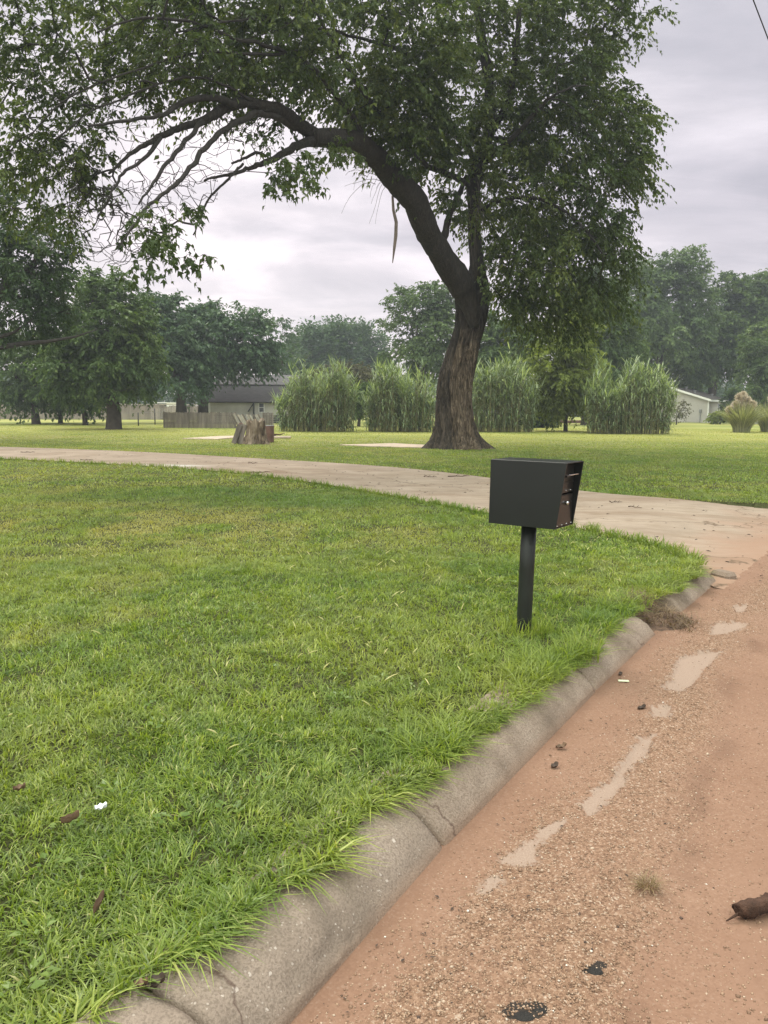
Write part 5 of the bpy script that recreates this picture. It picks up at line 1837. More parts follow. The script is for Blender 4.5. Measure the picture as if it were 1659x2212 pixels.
# wooden fence in front of the barn
FA, FB = G(355, 924), G(508, 925)
fo = thing('wooden_fence', FA, 'weathered grey board fence standing in front of the barn', 'fence')
rf_ = np.random.default_rng(5)
fb = RMB(FA)
n = 52
Hf = 1.08
for k in range(n):
    u = (k + 0.5) / n
    c = FA * (1 - u) + FB * u
    hh = Hf + rf_.normal(0, 0.018)
    fb.box((c[0], c[1] + rf_.normal(0, 0.004), LAWN + hh / 2), ((FB[0] - FA[0]) / n - 0.012, 0.02, hh), tint=rf_.random())
fb.build('boards', M['grey_wood'], fo, False)
fr = RMB(FA)
for z in (0.35, 0.9):
    c = (FA + FB) / 2
    fr.box((c[0], c[1] + 0.05, LAWN + z), (FB[0] - FA[0], 0.05, 0.08))
fr.build('rails', M['grey_wood'], fo, False)
for u in (0.0, 0.34, 0.66, 1.0):
    c = FA * (1 - u) + FB * u
    fp = RMB(FA)
    fp.box((c[0], c[1] + 0.1 if u not in (0,) else c[1], LAWN + 0.56), (0.09, 0.09, 1.14))
    fp.build('post', M['grey_wood'], fo, False)
# loose leaning fence panel and a last upright piece
LA, LB = G(512, 926), G(575, 928)
lp = thing('fence_panel', LA, 'broken fence panel of slanting pale boards leaning behind the stump', 'fence panel')
for k in range(13):
    u = k / 12
    c = LA * (1 - u) + LB * u
    bb = RMB(LA)
    a = -0.48 + rf_.normal(0, 0.03)
    R_b = np.array([[math.cos(a), 0, math.sin(a)], [0, 1, 0], [-math.sin(a), 0, math.cos(a)]])
    L_b = 1.12 + rf_.normal(0, 0.03)
    bb.box((c[0] - 0.5 * L_b * math.sin(-a), c[1] + 0.02 * (k % 2), LAWN + 0.5 * L_b * math.cos(a)), (0.11, 0.02, L_b), R_b)
    bb.build('board', M['grey_wood_pale'] if k in (2, 4, 5, 7, 9, 11) else M['grey_wood'], lp, False)
EA, EB = G(566, 924), G(590, 925)
ep = thing('wooden_fence', EA, 'short upright end piece of board fence beside the reeds', 'fence')
bb = RMB(EA)
for k in range(7):
    c = EA + (EB - EA) * (k + 0.5) / 7
    bb.box((c[0], c[1] + 0.3, LAWN + 0.54), (0.10, 0.02, 1.08 + rf_.normal(0, 0.02)))
bb.build('boards', M['grey_wood'], ep, False)
bb = RMB(EA)
bb.box(((EA + EB)[0] / 2, EA[1] + 0.34, LAWN + 0.85), ((EB - EA)[0], 0.04, 0.08))
bb.build('rail', M['grey_wood'], ep, False)

# long pale fence far left
LF0, LF1 = np.array([-55.0, 80.0, LAWN]), np.array([-19.0, 88.0, LAWN])
lf_ = thing('board_fence', LF0, 'long faded board fence behind the row of small trees', 'fence')
bb = RMB(LF0)
n = 210
dirf = (LF1 - LF0) / np.linalg.norm(LF1 - LF0)
af = math.atan2(dirf[1], dirf[0])
for k in range(n):
    u = (k + 0.5) / n
    c = LF0 * (1 - u) + LF1 * u
    hh = 1.55 + 0.03 * rf_.normal() + 0.10 * (vnoise(u * 18, 0, 3) > 0.6)
    bb.box((c[0], c[1], LAWN + hh / 2), (0.165, 0.025, hh), rotz(af))
bb.build('boards', M['far_fence'], lf_, False)
bb = RMB(LF0)
c = (LF0 + LF1) / 2
bb.box((c[0], c[1] - 0.045, LAWN + 1.68), (np.linalg.norm(LF1 - LF0), 0.06, 0.09), rotz(af))
bb.build('top_rail', M['grey_wood_pale'], lf_, False)

# wire fence posts
WA = [G(299, 919.5), G(335, 917), G(352, 918)]
wf_ = thing('wire_fence', WA[0], 'thin wire fence on dark posts at the end of the wooden fence', 'fence')
for k, c in enumerate(WA[:2]):
    bb = RMB(WA[0])
    bb.tube([c, c + np.array([0.01, 0, 1.0 + 0.3 * k])], 0.045, 8)
    bb.build('post', M['dark_metal'], wf_, True)
for z in (0.25, 0.62, 0.98):
    bb = RMB(WA[0])
    c0 = G(268, 921)
    bb.tube([c0 + np.array([0, 0, z]), WA[0] + np.array([0, 0, z]), WA[1] + np.array([0, 0, z]), WA[2] + np.array([0, 0, z])], 0.006, 4)
    bb.build('wire', M['grey_metal'], wf_, True)

# white shed glimpsed over the far fence
c = P(355, 880, 95)
sh_ = thing('shed', (c[0], 95, LAWN), 'small white flat-roofed shed peeping over the far fence', 'shed')
so = np.array([c[0], 95.0, LAWN])
bb = RMB(so)
bb.box((c[0], 96, 1.05), (3.2, 2.2, 1.9))
bb.build('wall', M['white_paint'], sh_, False)
bb = RMB(so)
bb.box((c[0], 96, 2.04), (3.5, 2.5, 0.09))
bb.build('roof', M['white_paint'], sh_, False)
bb = RMB(so)
bb.box((c[0] - 0.45, 94.89, 1.65), (1.5, 0.06, 0.6))
bb.build('window', M['window'], sh_, False)

# stump with planks, bucket, marker, debris
SC = G(553, 959)
Ys = SC[1]
stp = thing('tree_stump', SC, 'tall rotten tree stump with a torn hollow front on the far lawn', 'stump')
mb = RMB(SC)
zz_ = np.linspace(0, 1, 50)
aa = np.linspace(0, 2 * math.pi, 73)[:-1]
Z_, A_ = np.meshgrid(zz_, aa, indexing='ij')
w0 = 28 * Ys / F
Ht = 54 * Ys / F
fur = 1 - np.abs(2 * vnoise(A_ * 5 + fbm(Z_ * 3, A_, 2, 2), Z_ * 2, 7) - 1)
fur2 = 1 - np.abs(2 * vnoise(A_ * 12, Z_ * 3.5, 9) - 1)
R_ = w0 * (0.72 + 0.45 * np.exp(-Z_ * 4) - 0.06 * Z_) * (1 + 0.10 * (fur - 0.5) + 0.10 * (fur2 - 0.5))
hol = np.exp(-(((A_ - 4.95) / 0.42) ** 2)) * smooth(0.75, 0.3, Z_)
R_ *= 1 - 0.55 * hol * (0.5 + fbm(A_ * 4, Z_ * 6, 3, 4))
topz = Ht * (0.72 + 0.5 * fbm(np.cos(A_) * 2.2 + 5, np.sin(A_) * 2.2, 4, 5)) * Z_
v_ = np.stack([SC[0] + R_ * np.cos(A_), SC[1] + 0.8 * R_ * np.sin(A_), LAWN - 0.05 + topz], -1).reshape(-1, 3)
i = np.arange(49)[:, None] * 72
j = np.arange(72)[None]
mb.add(v_, np.stack([i + j, i + (j + 1) % 72, i + 72 + (j + 1) % 72, i + 72 + j], -1).reshape(-1, 4))
mb.v[0] = np.vstack([mb.v[0], [[SC[0], SC[1], LAWN + Ht * 0.72]]])
mb.t[0] = np.append(mb.t[0], 0.5)
ring = 49 * 72 + np.arange(72)
mb.f.append(np.stack([ring, np.roll(ring, -1), np.full(72, 50 * 72)], -1))
mb.build('stump_body', M['stump'], stp, True)
for k, (a, xo) in enumerate([(0.30, -0.74), (0.26, -0.62), (0.34, -0.86)]):
    pl_ = thing('plank', (SC[0] + xo, SC[1] - 0.1 - 0.06 * k, LAWN), ['grey plank leaning on the stump, nearest to it', 'grey plank leaning on the stump, middle of three', 'grey plank leaning on the stump, outermost'][[1, 0, 2][k]], 'plank', 'planks leaning on the stump')
    pb = MB()
    pb.box((0.40 * math.sin(a), 0, 0.40), (0.19, 0.03, 0.80), np.array([[math.cos(a), 0, math.sin(a)], [0, 1, 0], [-math.sin(a), 0, math.cos(a)]]), bev=0.004)
    pb.build('board', M['grey_wood'], pl_)
bk = G(577, 956)
bo = thing('metal_drum', (bk[0] + 0.02, bk[1] + 0.35, LAWN), 'rusty red metal drum standing right of the stump', 'drum')
bb = MB()
bb.tube([(0, 0, 0), (0, 0, 0.02), (0, 0, 0.3), (0, 0, 0.33), (0, 0, 0.62), (0, 0, 0.66), (0, 0, 0.70)], [0.21, 0.22, 0.22, 0.235, 0.225, 0.24, 0.24], 24)
bb.build('drum_body', M['rust_red'], bo, True)
bb = MB()
bb.tube([(math.cos(a) * 0.245, math.sin(a) * 0.245, 0.705) for a in np.linspace(0, 6.283, 25)], 0.012, 6)
bb.build('rim', M['grey_metal'], bo, True)
mk = G(521, 951)
ms = thing('marker_stake', mk, 'thin stake with a red reflector left of the stump', 'marker')
bb = MB()
bb.tube([(0, 0, -0.05), (0, 0, 0.62)], 0.012, 8)
bb.build('stake', M['grey_metal'], ms, True)
bb = MB()
bb.prism([(0.11 * math.cos(a), 0.11 * math.sin(a)) for a in np.linspace(0, 6.283, 9)[:-1]], -0.008, 0.008, lambda v: np.stack([v[:, 0], v[:, 2] - 0.022, v[:, 1] + 0.68], -1))
bb.build('reflector', M['rust_red'], ms)
dbp = G(600, 947)
dp = thing('rubble_block', (dbp[0] + 0.2, dbp[1], LAWN), 'low broken concrete block lying right of the stump', 'rubble')
bb = MB()
bb.box((0.0, 0, 0.05), (0.85, 0.5, 0.12), rotz(0.2), bev=0.03)
bb.build('block', M['slab'], dp)
for k, (dx, lb) in enumerate([(-0.55, 'pale broken stick lying left of the low concrete block'), (-0.2, 'dark crooked stick lying on the low concrete block')]):
    r_ = rf_
    so_ = MB()
    pth = np.array([[-0.35, 0, 0.05], [-0.1, 0.03, 0.12 + 0.08 * k], [0.12, -0.02, 0.09 + 0.09 * k], [0.33, 0.04, 0.17 + 0.08 * k]])
    so_.tube(pth + np.array([dbp[0] + 0.2 + dx, dbp[1] - 0.1, LAWN]), [0.03, 0.035, 0.03, 0.015], 7)
    tag(so_.build('broken_stick', M['dead_wood'] if k == 0 else M['log'], smooth=True, loc=(dbp[0] + 0.2 + dx, dbp[1] - 0.1, LAWN)), lb, 'stick')

# ------------------------------------------------------------------ cream house on the right
HC = np.array([38.75, 93.0, LAWN])
e1 = np.array([5.5, 7.6, 0]) / np.linalg.norm([5.5, 7.6])     # long wall, running back to the right
e2 = np.array([-e1[1], e1[0], 0])                             # gable wall, running back to the left
ho = thing('house', HC, 'cream sided bungalow with a brown shingle roof at the right', 'house')
LW, GW = 9.4, 8.8
zeH, zrH = 2.83, 4.25
hl = lambda v: HC + v[:, :1] * e1 + v[:, 1:2] * e2 + v[:, 2:3] * np.array([0, 0, 1.0])
wl = RMB(HC)
gp = [(0, -0.1), (GW, -0.1), (GW, zeH - LAWN), (GW / 2, zrH - LAWN), (0, zeH - LAWN)]
wl.prism(gp, 0, LW, lambda v: hl(np.stack([v[:, 2], v[:, 0], v[:, 1]], -1)))
# lapped boards: thin ledges on both visible walls
for k in range(15):
    z = 0.12 + k * 0.18
    if z < zeH - LAWN - 0.05:
        mbx_ = [(-0.012, z)]
        wl.box(tuple(hl(np.array([[LW / 2, -0.014, z]]))[0]), (LW, 0.028, 0.03), rotz(math.atan2(e1[1], e1[0])))
    gw = GW if z < zeH - LAWN else max(0.3, GW * (1 - (z - (zeH - LAWN)) / (zrH - zeH)))
    wl.box(tuple(hl(np.array([[-0.014, GW / 2, z]]))[0]), (gw - 0.1, 0.028, 0.03), rotz(math.atan2(e2[1], e2[0])))
for k in range(15, 21):
    z = 0.12 + k * 0.18
    gw = max(0.3, GW * (1 - (z - (zeH - LAWN)) / (zrH - zeH)))
    if z < zrH - LAWN - 0.15:
        wl.box(tuple(hl(np.array([[-0.014, GW / 2, z]]))[0]), (gw - 0.3, 0.028, 0.03), rotz(math.atan2(e2[1], e2[0])))
wl.build('wall', M['siding'], ho, False)
rf = RMB(HC)
ov = 0.35
slp = (zrH - zeH) / (GW / 2)
q0 = hl(np.array([[-ov, -ov, zeH - LAWN - ov * slp + 0.03], [LW + ov, -ov, zeH - LAWN - ov * slp + 0.03], [LW + ov, GW / 2, zrH - LAWN + 0.03], [-ov, GW / 2, zrH - LAWN + 0.03]]))
slab(rf, *q0, 0.11)
q1 = hl(np.array([[LW + ov, GW + ov, zeH - LAWN - ov * slp + 0.03], [-ov, GW + ov, zeH - LAWN - ov * slp + 0.03], [-ov, GW / 2, zrH - LAWN + 0.03], [LW + ov, GW / 2, zrH - LAWN + 0.03]]))
slab(rf, *q1, 0.11)
hr = rf.build('roof', M['roof_brown'], ho, False)
fc = RMB(HC)
f0 = [(-ov - 0.03, -ov - 0.02, zeH - LAWN - ov * slp - 0.1), (-ov - 0.03, GW / 2, zrH - LAWN - 0.1), (-ov - 0.03, GW / 2, zrH - LAWN + 0.15), (-ov - 0.03, -ov - 0.02, zeH - LAWN - ov * slp + 0.15)]
fc.add(hl(np.array(f0 + [(a + 0.028, b, c_) for a, b, c_ in f0])), np.array([[0, 1, 2, 3], [7, 6, 5, 4], [0, 4, 5, 1], [1, 5, 6, 2], [2, 6, 7, 3], [3, 7, 4, 0]]))
f1 = [(-ov - 0.03, -ov - 0.03, zeH - LAWN - ov * slp - 0.1), (LW + ov, -ov - 0.03, zeH - LAWN - ov * slp - 0.1), (LW + ov, -ov - 0.03, zeH - LAWN - ov * slp + 0.12), (-ov - 0.03, -ov - 0.03, zeH - LAWN - ov * slp + 0.12)]
fc.add(hl(np.array(f1 + [(a, b + 0.026, c_) for a, b, c_ in f1])), np.array([[3, 2, 1, 0], [4, 5, 6, 7], [1, 5, 4, 0], [2, 6, 5, 1], [3, 7, 6, 2], [0, 4, 7, 3]]))
fc.build('fascia', M['white_paint'], hr, False)
for (a, b, kind_) in [(1.2, 3.2, 0), (2.6, 2.3, 1), (6.6, 1.2, 1), (4.8, 3.9, 1)]:
    vt = RMB(HC)
    z = zeH - LAWN + b * slp
    c = hl(np.array([[a, b, z]]))[0]
    if kind_:
        vt.tube([c, c + np.array([0, 0, 0.35])], 0.10, 10)
        vt.tube([c + np.array([0, 0, 0.34]), c + np.array([0, 0, 0.44]), c + np.array([0, 0, 0.46])], [0.18, 0.18, 0.1], 10)
        vt.build('roof_vent', M['grey_metal'], hr, False)
    else:
        vt.tube([c, c + np.array([0, 0, 0.5])], 0.05, 8)
        vt.build('pipe', M['dark_metal'], hr, False)
rl = rotz(math.atan2(e1[1], e1[0]))
wi = RMB(HC)
wi.box(tuple(hl(np.array([[5.0, -0.03, 1.45]]))[0]), (0.75, 0.05, 1.75), rl)
wio = wi.build('window', M['window'], ho, False)
wi = RMB(HC)
for (da, dz_, sa_, sz_) in [(-0.44, 0, 0.12, 2.0), (0.44, 0, 0.12, 2.0), (0, 0.94, 0.76, 0.12), (0, -0.94, 0.76, 0.12), (0, 0, 0.76, 0.08)]:
    wi.box(tuple(hl(np.array([[5.0 + da, -0.045, 1.45 + dz_]]))[0]), (sa_, 0.07, sz_), rl)
wi.build('frame', M['white_paint'], wio, False)
mt_ = RMB(HC)
mt_.box(tuple(hl(np.array([[-0.10, 0.85, 1.35]]))[0]), (0.16, 0.28, 0.42), rl, bev=0.02)
mt_.box(tuple(hl(np.array([[-0.06, 0.85, 0.55]]))[0]), (0.06, 0.09, 1.2), rl)
mt_.build('meter_box', M['grey_metal'], ho, False)
ct_ = RMB(HC)
ct_.box(tuple(hl(np.array([[-0.02, -0.02, 1.3]]))[0]), (0.14, 0.14, 2.6), rl)
ct_.build('corner_trim', M['white_paint'], ho, False)
# pale fence beyond the pampas grass
wp = P(1650, 885, 88)
wfn = thing('white_fence', (wp[0], 88, LAWN), 'white board fence glimpsed between the pampas grasses at the right border', 'fence')
bb = MB()
for k in range(16):
    bb.box((k * 0.16 - 0.9, 0, 0.85), (0.15, 0.03, 1.7))
bb.build('boards', M['white_paint'], wfn)
bb = MB()
bb.box((0.3, -0.045, 1.4), (2.6, 0.05, 0.09))
bb.build('rail', M['white_paint'], wfn)

# garden bench and low things glimpsed between the reeds
gb_ = G(1192, 905)
cb_ = P(1195, 897, 80)
ch = thing('garden_chair', (cb_[0], 80, LAWN), 'small white garden chair in the shade between reeds and young tree', 'chair')
bb = MB()
bb.box((0, 0, 0.42), (0.5, 0.5, 0.05), bev=0.01)
bb.build('seat', M['white_paint'], ch)
bb = MB()
bb.box((0.26, 0, 0.7), (0.05, 0.5, 0.55), np.array([[math.cos(.2), 0, math.sin(.2)], [0, 1, 0], [-math.sin(.2), 0, math.cos(.2)]]), bev=0.01)
bb.build('backrest', M['white_paint'], ch)
for sx in (-0.2, 0.2):
    for sy in (-0.2, 0.2):
        bb = MB()
        bb.tube([(sx, sy, 0), (sx * 0.95, sy * 0.95, 0.41)], 0.025, 8)
        bb.build('leg', M['white_paint'], ch, True)
lg = P(1245, 900, 82)
wdp = thing('timber_edging', (lg[0], 82, LAWN), 'low rusty timber edging lying behind the young tree', 'edging')
bb = MB()
for k in range(3):
    bb.box((-1.3 + 1.35 * k, 0.06 * k, 0.16 + 0.02 * k), (1.3, 0.16, 0.3), rotz(0.05 * (k - 1)), bev=0.02)
bb.build('beams', M['rust_red'], wdp)

# ------------------------------------------------------------------ utility wire
wa, wb_ = P(1560, -170, 11.0), P(1790, 420, 16.0)
w_ = MB()
tt = np.linspace(-0.6, 2.0, 40)[:, None]
pth = wa * (1 - tt) + wb_ * tt
pth[:, 2] += 0.15 * (tt[:, 0] - 0.5) ** 2
w_.tube(pth, 0.009, 6, True)
tag(w_.build('utility_wire', M['wire'], smooth=True), 'thin black overhead wire crossing the top right of the sky', 'wire')


# ------------------------------------------------------------------ small litter
def litter_leaf(name, label, x, y, z, L, W_, rot, curl, mat, cat, group=None, tilt=0.2):
    g = G(x, y, z)
    us_, vs_ = np.linspace(-1, 1, 13), np.linspace(-1, 1, 7)
    rr = np.random.default_rng(int(x * 7 + y))

    def fn(U, V_):
        wd = W_ / 2 * np.sqrt(np.clip(1 - np.abs(U) ** 1.7, 0.004, 1))
        X = U * L / 2
        Yv = V_ * wd
        Z = curl * W_ * (V_ ** 2) + 0.12 * L * U ** 2 + 0.10 * W_ * np.sin(U * 7 + V_ * 3) + tilt * X
        return np.stack([X, Yv, Z], -1)
    v_, q_ = grid(us_, vs_, fn)
    v_ = v_ @ rotz(rot).T
    v_ = np.vstack([v_, v_ + np.array([0, 0, 0.0012])])
    nn = 13 * 7
    o = MB().add(v_, [q_, q_[:, ::-1] + nn]).build(name, mat, smooth=True)
    o.location = (g[0], g[1], g[2])
    tag(o, label, cat, group)
    return o


LZ = LAWN + 0.055
litter_leaf('dry_leaf', 'tan curled dry leaf on the lawn at the left border', 42, 1706, LZ, 0.045, 0.032, 0.2, 0.4, M['dry_leaf'], 'leaf')
litter_leaf('dry_leaf', 'long brown rolled leaf on the lawn below the white scrap', 152, 1775, LZ, 0.06, 0.022, 0.5, 1.0, M['dry_leaf'], 'leaf')
litter_leaf('dry_leaf', 'upright dark rolled leaf caught in the foreground grass', 214, 1958, LZ + 0.012, 0.042, 0.018, 1.1, 1.0, M['dry_leaf'], 'leaf', tilt=0.8)
litter_leaf('dry_leaf', 'black crumpled leaf where the grass meets the near kerb', 335, 2128, LAWN + 0.02, 0.05, 0.04, 0.3, 0.3, M['dark_leaf_litter'], 'leaf')
litter_leaf('dry_leaf', 'tan leaf beside the black crumpled leaf at the near kerb', 305, 2128, LAWN + 0.03, 0.035, 0.025, 0.1, 0.3, M['dry_leaf'], 'leaf')
litter_leaf('dry_leaf', 'flat tan leaf lying in the gutter halfway along the kerb', 1212, 1614, 0.008, 0.055, 0.03, 0.2, 0.25, M['dry_leaf'], 'leaf')
litter_leaf('dry_leaf', 'dark folded leaf lying in the gutter below the tan leaf', 1198, 1656, 0.006, 0.042, 0.028, 0.6, 0.3, M['dark_leaf_litter'], 'leaf')
litter_leaf('dry_leaf', 'dark curled leaf on the sand beside the large pale patch', 1386, 1531, 0.008, 0.05, 0.03, 0.3, 0.35, M['dark_leaf_litter'], 'leaf')
litter_leaf('dry_leaf', 'small dark leaf in the gutter just above the pale wrapper', 1340, 1457, 0.006, 0.036, 0.024, 1.0, 0.25, M['dark_leaf_litter'], 'leaf')
litter_leaf('plastic_scrap', 'crumpled white plastic scrap lying on the lawn', 218, 1748, LZ + 0.008, 0.042, 0.034, 0.2, 0.35, M['plastic'], 'scrap')
g = G(1347, 1472, 0.006)
o = MB().box((0, 0, 0.004), (0.062, 0.022, 0.006), rotz(-0.1), bev=0.002).build('paper_wrapper', M['paper'])
o.location = g
tag(o, 'flat pale yellow-green wrapper lying in the gutter', 'wrapper')
lgp = [G(1594, 1966, 0.03), G(1625, 1960, 0.036), G(1660, 1952, 0.036), G(1700, 1944, 0.034), G(1760, 1925, 0.03)]
lm_ = MB()
tt = np.linspace(0, 4, 30)
pth = np.stack([np.interp(tt, range(5), [q[k] for q in lgp]) for k in range(3)], -1)
lm_.tube(pth, 0.020 + 0.006 * np.array([vnoise(k * 0.35, 1.0, 3) for k in range(30)]) - 0.006 * np.exp(-tt * 3), 14)
_v = lm_.v[0]
_c = np.repeat(pth, 14, 0)
_n = _v - _c
_k = 0.72 + 0.85 * fbm(_v[:, 0] * 45 + 3, np.arctan2(_n[:, 2], _n[:, 1]) * 2.5 + _v[:, 1] * 20, 4, 17)
lm_.v[0] = _c + _n * _k[:, None]
lm_.v[0][:14, 0] += 0.03 * (fbm(np.arange(14) * 0.9, np.zeros(14), 2, 3) - 0.6)
lm_.tube([lgp[1] + np.array([-0.01, 0, 0.0]), lgp[0] + np.array([-0.02, -0.015, -0.012]), lgp[0] + np.array([-0.045, -0.022, -0.022])], [0.006, 0.004, 0.002], 6)
tag(lm_.build('rotten_branch', M['log'], smooth=True, loc=lgp[1]), 'dark rotten broken branch lying on the sand at the right border', 'branch')
tg_ = G(1398, 1912, 0.02)
mbt = MB()
tufts([tg_[:2]], 130, 0.055, 0.0022, 0.03, 0.55, 1.0, 1.3, 3, target=mbt, zf=0.018)
o = mbt.build('grass_tuft', M['straw'])
nv_ = mbt.n
tag(o, 'small straw-green grass tuft growing in the gravel ridge of the road', 'grass tuft')
# black tar lumps
for k, (x, y, s, lb) in enumerate([(1132, 2200, 0.03, 'largest black tar crumb on the gravel at the bottom border'), (1285, 2100, 0.022, 'black tar crumb on the gravel right of the largest one'), (1165, 2185, 0.02, 'small black tar crumb touching the largest one')]):
    g = G(x, y, 0.012)
    vv, qq = grid(np.linspace(0, math.pi, 12), np.linspace(0, 2 * math.pi, 19), lambda U, V_: np.stack([s * np.sin(U) * np.cos(V_), s * 0.7 * np.sin(U) * np.sin(V_), s * 0.35 * np.cos(U)], -1) * (0.75 + 0.5 * fbm(U * 3 + 9 * k, V_ * 0 + np.cos(V_) * 2, 3, k + 2))[..., None])
    o = MB().add(vv, qq).build('tar_crumb', M['tar'], smooth=True)
    o.location = g
    tag(o, lb, 'tar crumb')
# twigs and leaf bits on the driveway
rt = np.random.default_rng(91)
k = 0
DRV = [(60, 977, 0.5, 'leafy twig on the far left of the driveway'), (185, 994, 0.35, 'dark twig at the near edge of the driveway on the left'), (545, 1001, 0.25, 'short dark twig in the stained middle of the driveway'), (562, 1021, 0.45, 'bunch-like twig on the driveway stain'), (990, 1029, 0.5, 'forked dead twig on the driveway left of the mailbox'), (930, 1030, 0.3, 'small twig at the far driveway edge left of the forked one'), (1125, 1130, 0.09, 'tiny brown twig on the driveway near the mailbox foot'), (1330, 1085, 0.22, 'short twig on the driveway right of the mailbox'), (1372, 1098, 0.2, 'bent twig on the driveway apron right of the mailbox')]
for (x, y, L, lb) in DRV:
    g = G(x, y, LAWN + 0.012)
    m_ = MB()
    a = rt.uniform(-0.3, 0.3)
    n = 7
    p0 = np.stack([np.linspace(-L / 2, L / 2, n), np.cumsum(rt.normal(0, L * 0.05, n)), np.abs(rt.normal(0, 0.012, n))], -1) @ rotz(a).T
    m_.tube(p0, np.linspace(0.012, 0.004, n) * (0.5 + L), 6)
    for b in (2, 4):
        q = p0[b] + np.array([[0, 0, 0], [L * 0.12, (-1) ** b * L * 0.14, 0.02], [L * 0.22, (-1) ** b * L * 0.26, 0.01]])
        m_.tube(q, np.array([0.006, 0.004, 0.002]) * (0.5 + L), 5)
    o = m_.build('fallen_twig', M['log'], smooth=True)
    o.location = g
    tag(o, lb, 'twig')
# leaf crumbs: uncountable dark bits on the driveway and in the gutter
n = 900
ii = rt.integers(0, len(dN) - 1, n)
ww = rt.random(n) ** np.where(rt.random(n) < 0.5, 2.2, 0.8)
cp = dN[ii] * (1 - ww[:, None]) + dF[ii] * ww[:, None]
okc = cp[:, 1] < 27
cp = cp[okc]
sc_, dc_ = edge_coords(cp[:, 0], cp[:, 1])
zc_ = 0.012 + (LAWN + 0.004 - 0.012) * smooth(0.0, 2.2, np.where(cp[:, 1] > 25, 9, dc_)) + 0.004
n2_ = 260
su_ = rt.uniform(5.0, 11.4, n2_)
gp_ = off(su_, -np.abs(rt.normal(0.12, 0.25, n2_)) - 0.02, 0)
gp_[:, 2] = road_z(gp_[:, 0], gp_[:, 1]) + 0.004
c = np.vstack([np.c_[cp, zc_], gp_])
n = len(c)
lm_ = MB()
leaves(lm_, c, np.where(np.arange(n) < len(cp), 0.02 + 0.05 * rt.random(n) ** 2, 0.006 + 0.016 * rt.random(n) ** 2), np.c_[rt.normal(0, 1, (n, 2)), np.full(n, 0.08)], np.c_[rt.normal(0, 0.2, (n, 2)), np.ones(n)], rt.random(n), 0.4)
tag(lm_.build('leaf_litter', M['dark_leaf_litter']), 'dark leaf crumbs scattered over driveway and gutter', 'leaf litter', kind='stuff')

# ------------------------------------------------------------------ sky, light
w = bpy.data.worlds.new('World')
scene.world = w
w.use_nodes = True
t = w.node_tree
t.nodes.clear()
out = t.nodes.new('ShaderNodeOutputWorld')
SUN_EL, SUN_AZ = math.radians(58), math.radians(-28)      # azimuth from +Y toward +X
sky = t.nodes.new('ShaderNodeTexSky')
sky.sky_type = 'NISHITA'
sky.sun_disc = False
sky.sun_elevation = SUN_EL
sky.sun_rotation = SUN_AZ
bgs = t.nodes.new('ShaderNodeBackground')
bgs.inputs['Strength'].default_value = 0.05
t.links.new(sky.outputs[0], bgs.inputs[0])
tc = t.nodes.new('ShaderNodeTexCoord')
sep = t.nodes.new('ShaderNodeSeparateXYZ')
t.links.new(tc.outputs['Generated'], sep.inputs[0])


def mth(op, a, b):
    nd = t.nodes.new('ShaderNodeMath')
    nd.operation = op
    for i_, v in enumerate((a, b)):
        if isinstance(v, (int, float)):
            nd.inputs[i_].default_value = v
        else:
            t.links.new(v, nd.inputs[i_])
    return nd.outputs[0]


el = mth('MAXIMUM', sep.outputs['Z'], 0.0)
den = mth('ADD', el, 0.16)
cx = mth('DIVIDE', sep.outputs['X'], den)
cy = mth('DIVIDE', sep.outputs['Y'], den)
cmb = t.nodes.new('ShaderNodeCombineXYZ')
t.links.new(cx, cmb.inputs[0])
t.links.new(cy, cmb.inputs[1])


def wnoise(scale, detail, rough, sx, sy, dist=0.4, off_=(0, 0, 0)):
    mp = t.nodes.new('ShaderNodeMapping')
    mp.inputs['Scale'].default_value = (sx, sy, 1)
    mp.inputs['Location'].default_value = off_
    mp.inputs['Rotation'].default_value = (0, 0, 0.25)
    t.links.new(cmb.outputs[0], mp.inputs['Vector'])
    nd = t.nodes.new('ShaderNodeTexNoise')
    nd.inputs['Scale'].default_value = scale
    nd.inputs['Detail'].default_value = detail
    nd.inputs['Roughness'].default_value = rough
    nd.inputs['Distortion'].default_value = dist
    t.links.new(mp.outputs[0], nd.inputs['Vector'])
    return nd.outputs['Fac']


def wramp(fac, stops):
    nd = t.nodes.new('ShaderNodeValToRGB')
    e = nd.color_ramp.elements
    while len(e) < len(stops):
        e.new(0.5)
    for i_, (p, c) in enumerate(stops):
        e[i_].position = p
        e[i_].color = (*c, 1)
    t.links.new(fac, nd.inputs[0])
    return nd.outputs[0]


def wmix(f, a, b, mode='MIX'):
    nd = t.nodes.new('ShaderNodeMixRGB')
    nd.blend_type = mode
    for i_, v in enumerate((f, a, b)):
        if isinstance(v, (int, float)):
            nd.inputs[i_].default_value = v
        elif isinstance(v, tuple):
            nd.inputs[i_].default_value = (*v, 1)
        else:
            t.links.new(v, nd.inputs[i_])
    return nd.outputs[0]


n1 = wnoise(1.3, 8, 0.55, 1.0, 1.05, 0.35)
n2 = wnoise(1.6, 6, 0.6, 0.45, 1.7, 0.8, (3.1, 1.7, 0))
c1 = wramp(n1, [(0.36, (0.36, 0.348, 0.375)), (0.5, (0.48, 0.457, 0.48)), (0.64, (0.72, 0.675, 0.69))])
c2 = wramp(n2, [(0.38, (0.36, 0.34, 0.37)), (0.62, (0.68, 0.62, 0.625))])
col = wmix(0.25, c1, c2)
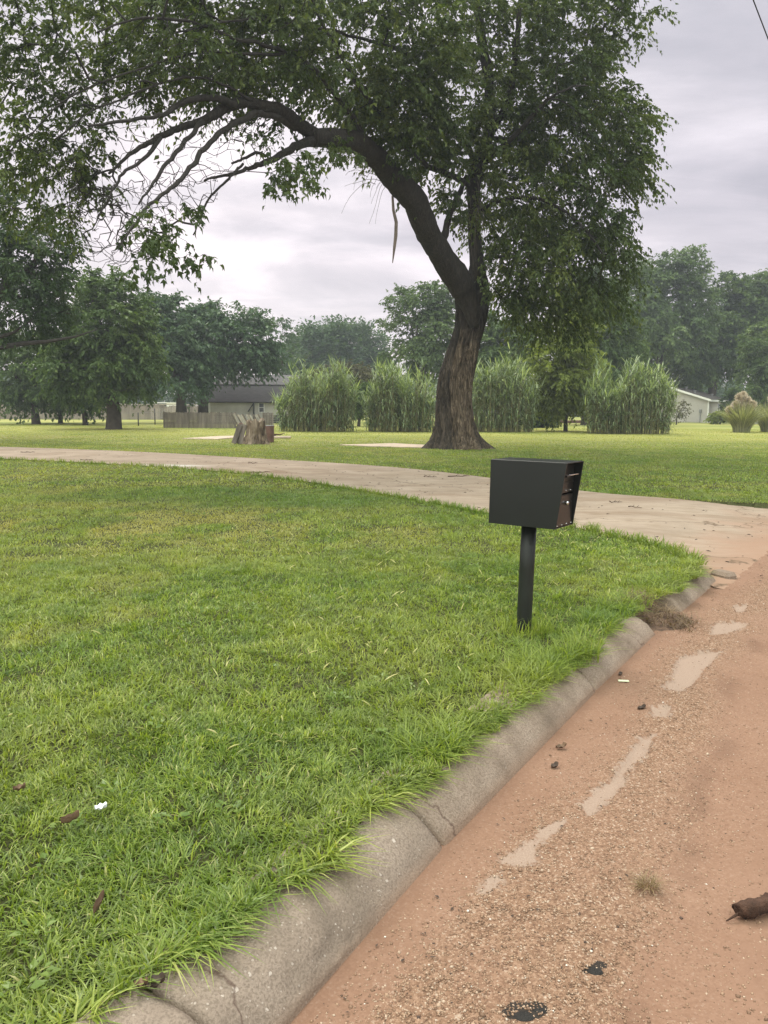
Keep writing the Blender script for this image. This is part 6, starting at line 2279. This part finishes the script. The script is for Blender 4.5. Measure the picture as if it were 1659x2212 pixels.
# brighter, warmer band low down and brightest overhead, as under a real overcast
lowb = wramp(el, [(0.0, (1.05, 1.03, 1.02)), (0.10, (1.12, 1.08, 1.07)), (0.22, (1.0, 0.98, 0.99)), (0.42, (1.0, 1.01, 1.01)), (0.7, (2.15, 2.3, 2.15)), (1.0, (2.8, 3.05, 2.8))])
col = wmix(1.0, col, lowb, 'MULTIPLY')
lef = wramp(mth('ADD', mth('MULTIPLY', sep.outputs['X'], -0.5), 0.5), [(0.2, (0.80, 0.80, 0.84)), (0.42, (0.96, 0.95, 0.97)), (0.6, (1.12, 1.10, 1.09)), (0.8, (1.15, 1.12, 1.1))])
col = wmix(1.0, col, lef, 'MULTIPLY')
back = wramp(mth('ADD', mth('MULTIPLY', sep.outputs['Y'], -0.5), 0.5), [(0.35, (1.0, 1.0, 1.0)), (0.75, (2.0, 2.16, 1.98)), (1.0, (2.4, 2.6, 2.35))])
col = wmix(1.0, col, back, 'MULTIPLY')
bgc = t.nodes.new('ShaderNodeBackground')
bgc.inputs['Strength'].default_value = 1.15
t.links.new(col, bgc.inputs[0])
ms = t.nodes.new('ShaderNodeMixShader')
ms.inputs[0].default_value = 0.88
t.links.new(bgs.outputs[0], ms.inputs[1])
t.links.new(bgc.outputs[0], ms.inputs[2])
t.links.new(ms.outputs[0], out.inputs[0])

sl = bpy.data.lights.new('sun', 'SUN')
sl.energy = 1.5
sl.angle = math.radians(18)
sl.color = (1.0, 0.94, 0.85)
so = bpy.data.objects.new('sun', sl)
COL.objects.link(so)
d = Vector((math.sin(SUN_AZ) * math.cos(SUN_EL), math.cos(SUN_AZ) * math.cos(SUN_EL), math.sin(SUN_EL)))
so.rotation_euler = d.to_track_quat('Z', 'Y').to_euler()

# ------------------------------------------------------------------ air
HAZE = 0.0009
if HAZE:
    hz = MB()
    hz.box((0, 112, 15.0), (500, 280, 34))
    ho_ = hz.build('haze', None)
    m = bpy.data.materials.new('haze_air')
    m.use_nodes = True
    m.node_tree.nodes.clear()
    oo = m.node_tree.nodes.new('ShaderNodeOutputMaterial')
    pv = m.node_tree.nodes.new('ShaderNodeVolumePrincipled')
    pv.inputs['Color'].default_value = (0.80, 0.86, 0.95, 1)
    pv.inputs['Density'].default_value = HAZE
    pv.inputs['Anisotropy'].default_value = 0.3
    m.node_tree.links.new(pv.outputs[0], oo.inputs['Volume'])
    ho_.data.materials.append(m)
    tag(ho_, 'pale humid haze filling the air over the lawns', 'haze', kind='stuff')

vs_ = scene.view_settings
vs_.view_transform = 'Standard'
vs_.look = 'None'
vs_.gamma = 1
vs_.exposure = 0.62
cy_ = scene.cycles
cy_.max_bounces = 7
cy_.diffuse_bounces = 3
cy_.glossy_bounces = 2
cy_.transmission_bounces = 3
cy_.volume_bounces = 0
cy_.transparent_max_bounces = 4
cy_.use_denoising = True
cy_.denoiser = 'OPENIMAGEDENOISE'
cy_.denoising_input_passes = 'RGB_ALBEDO_NORMAL'
cy_.denoising_prefilter = 'NONE'
cy_.sample_clamp_indirect = 6
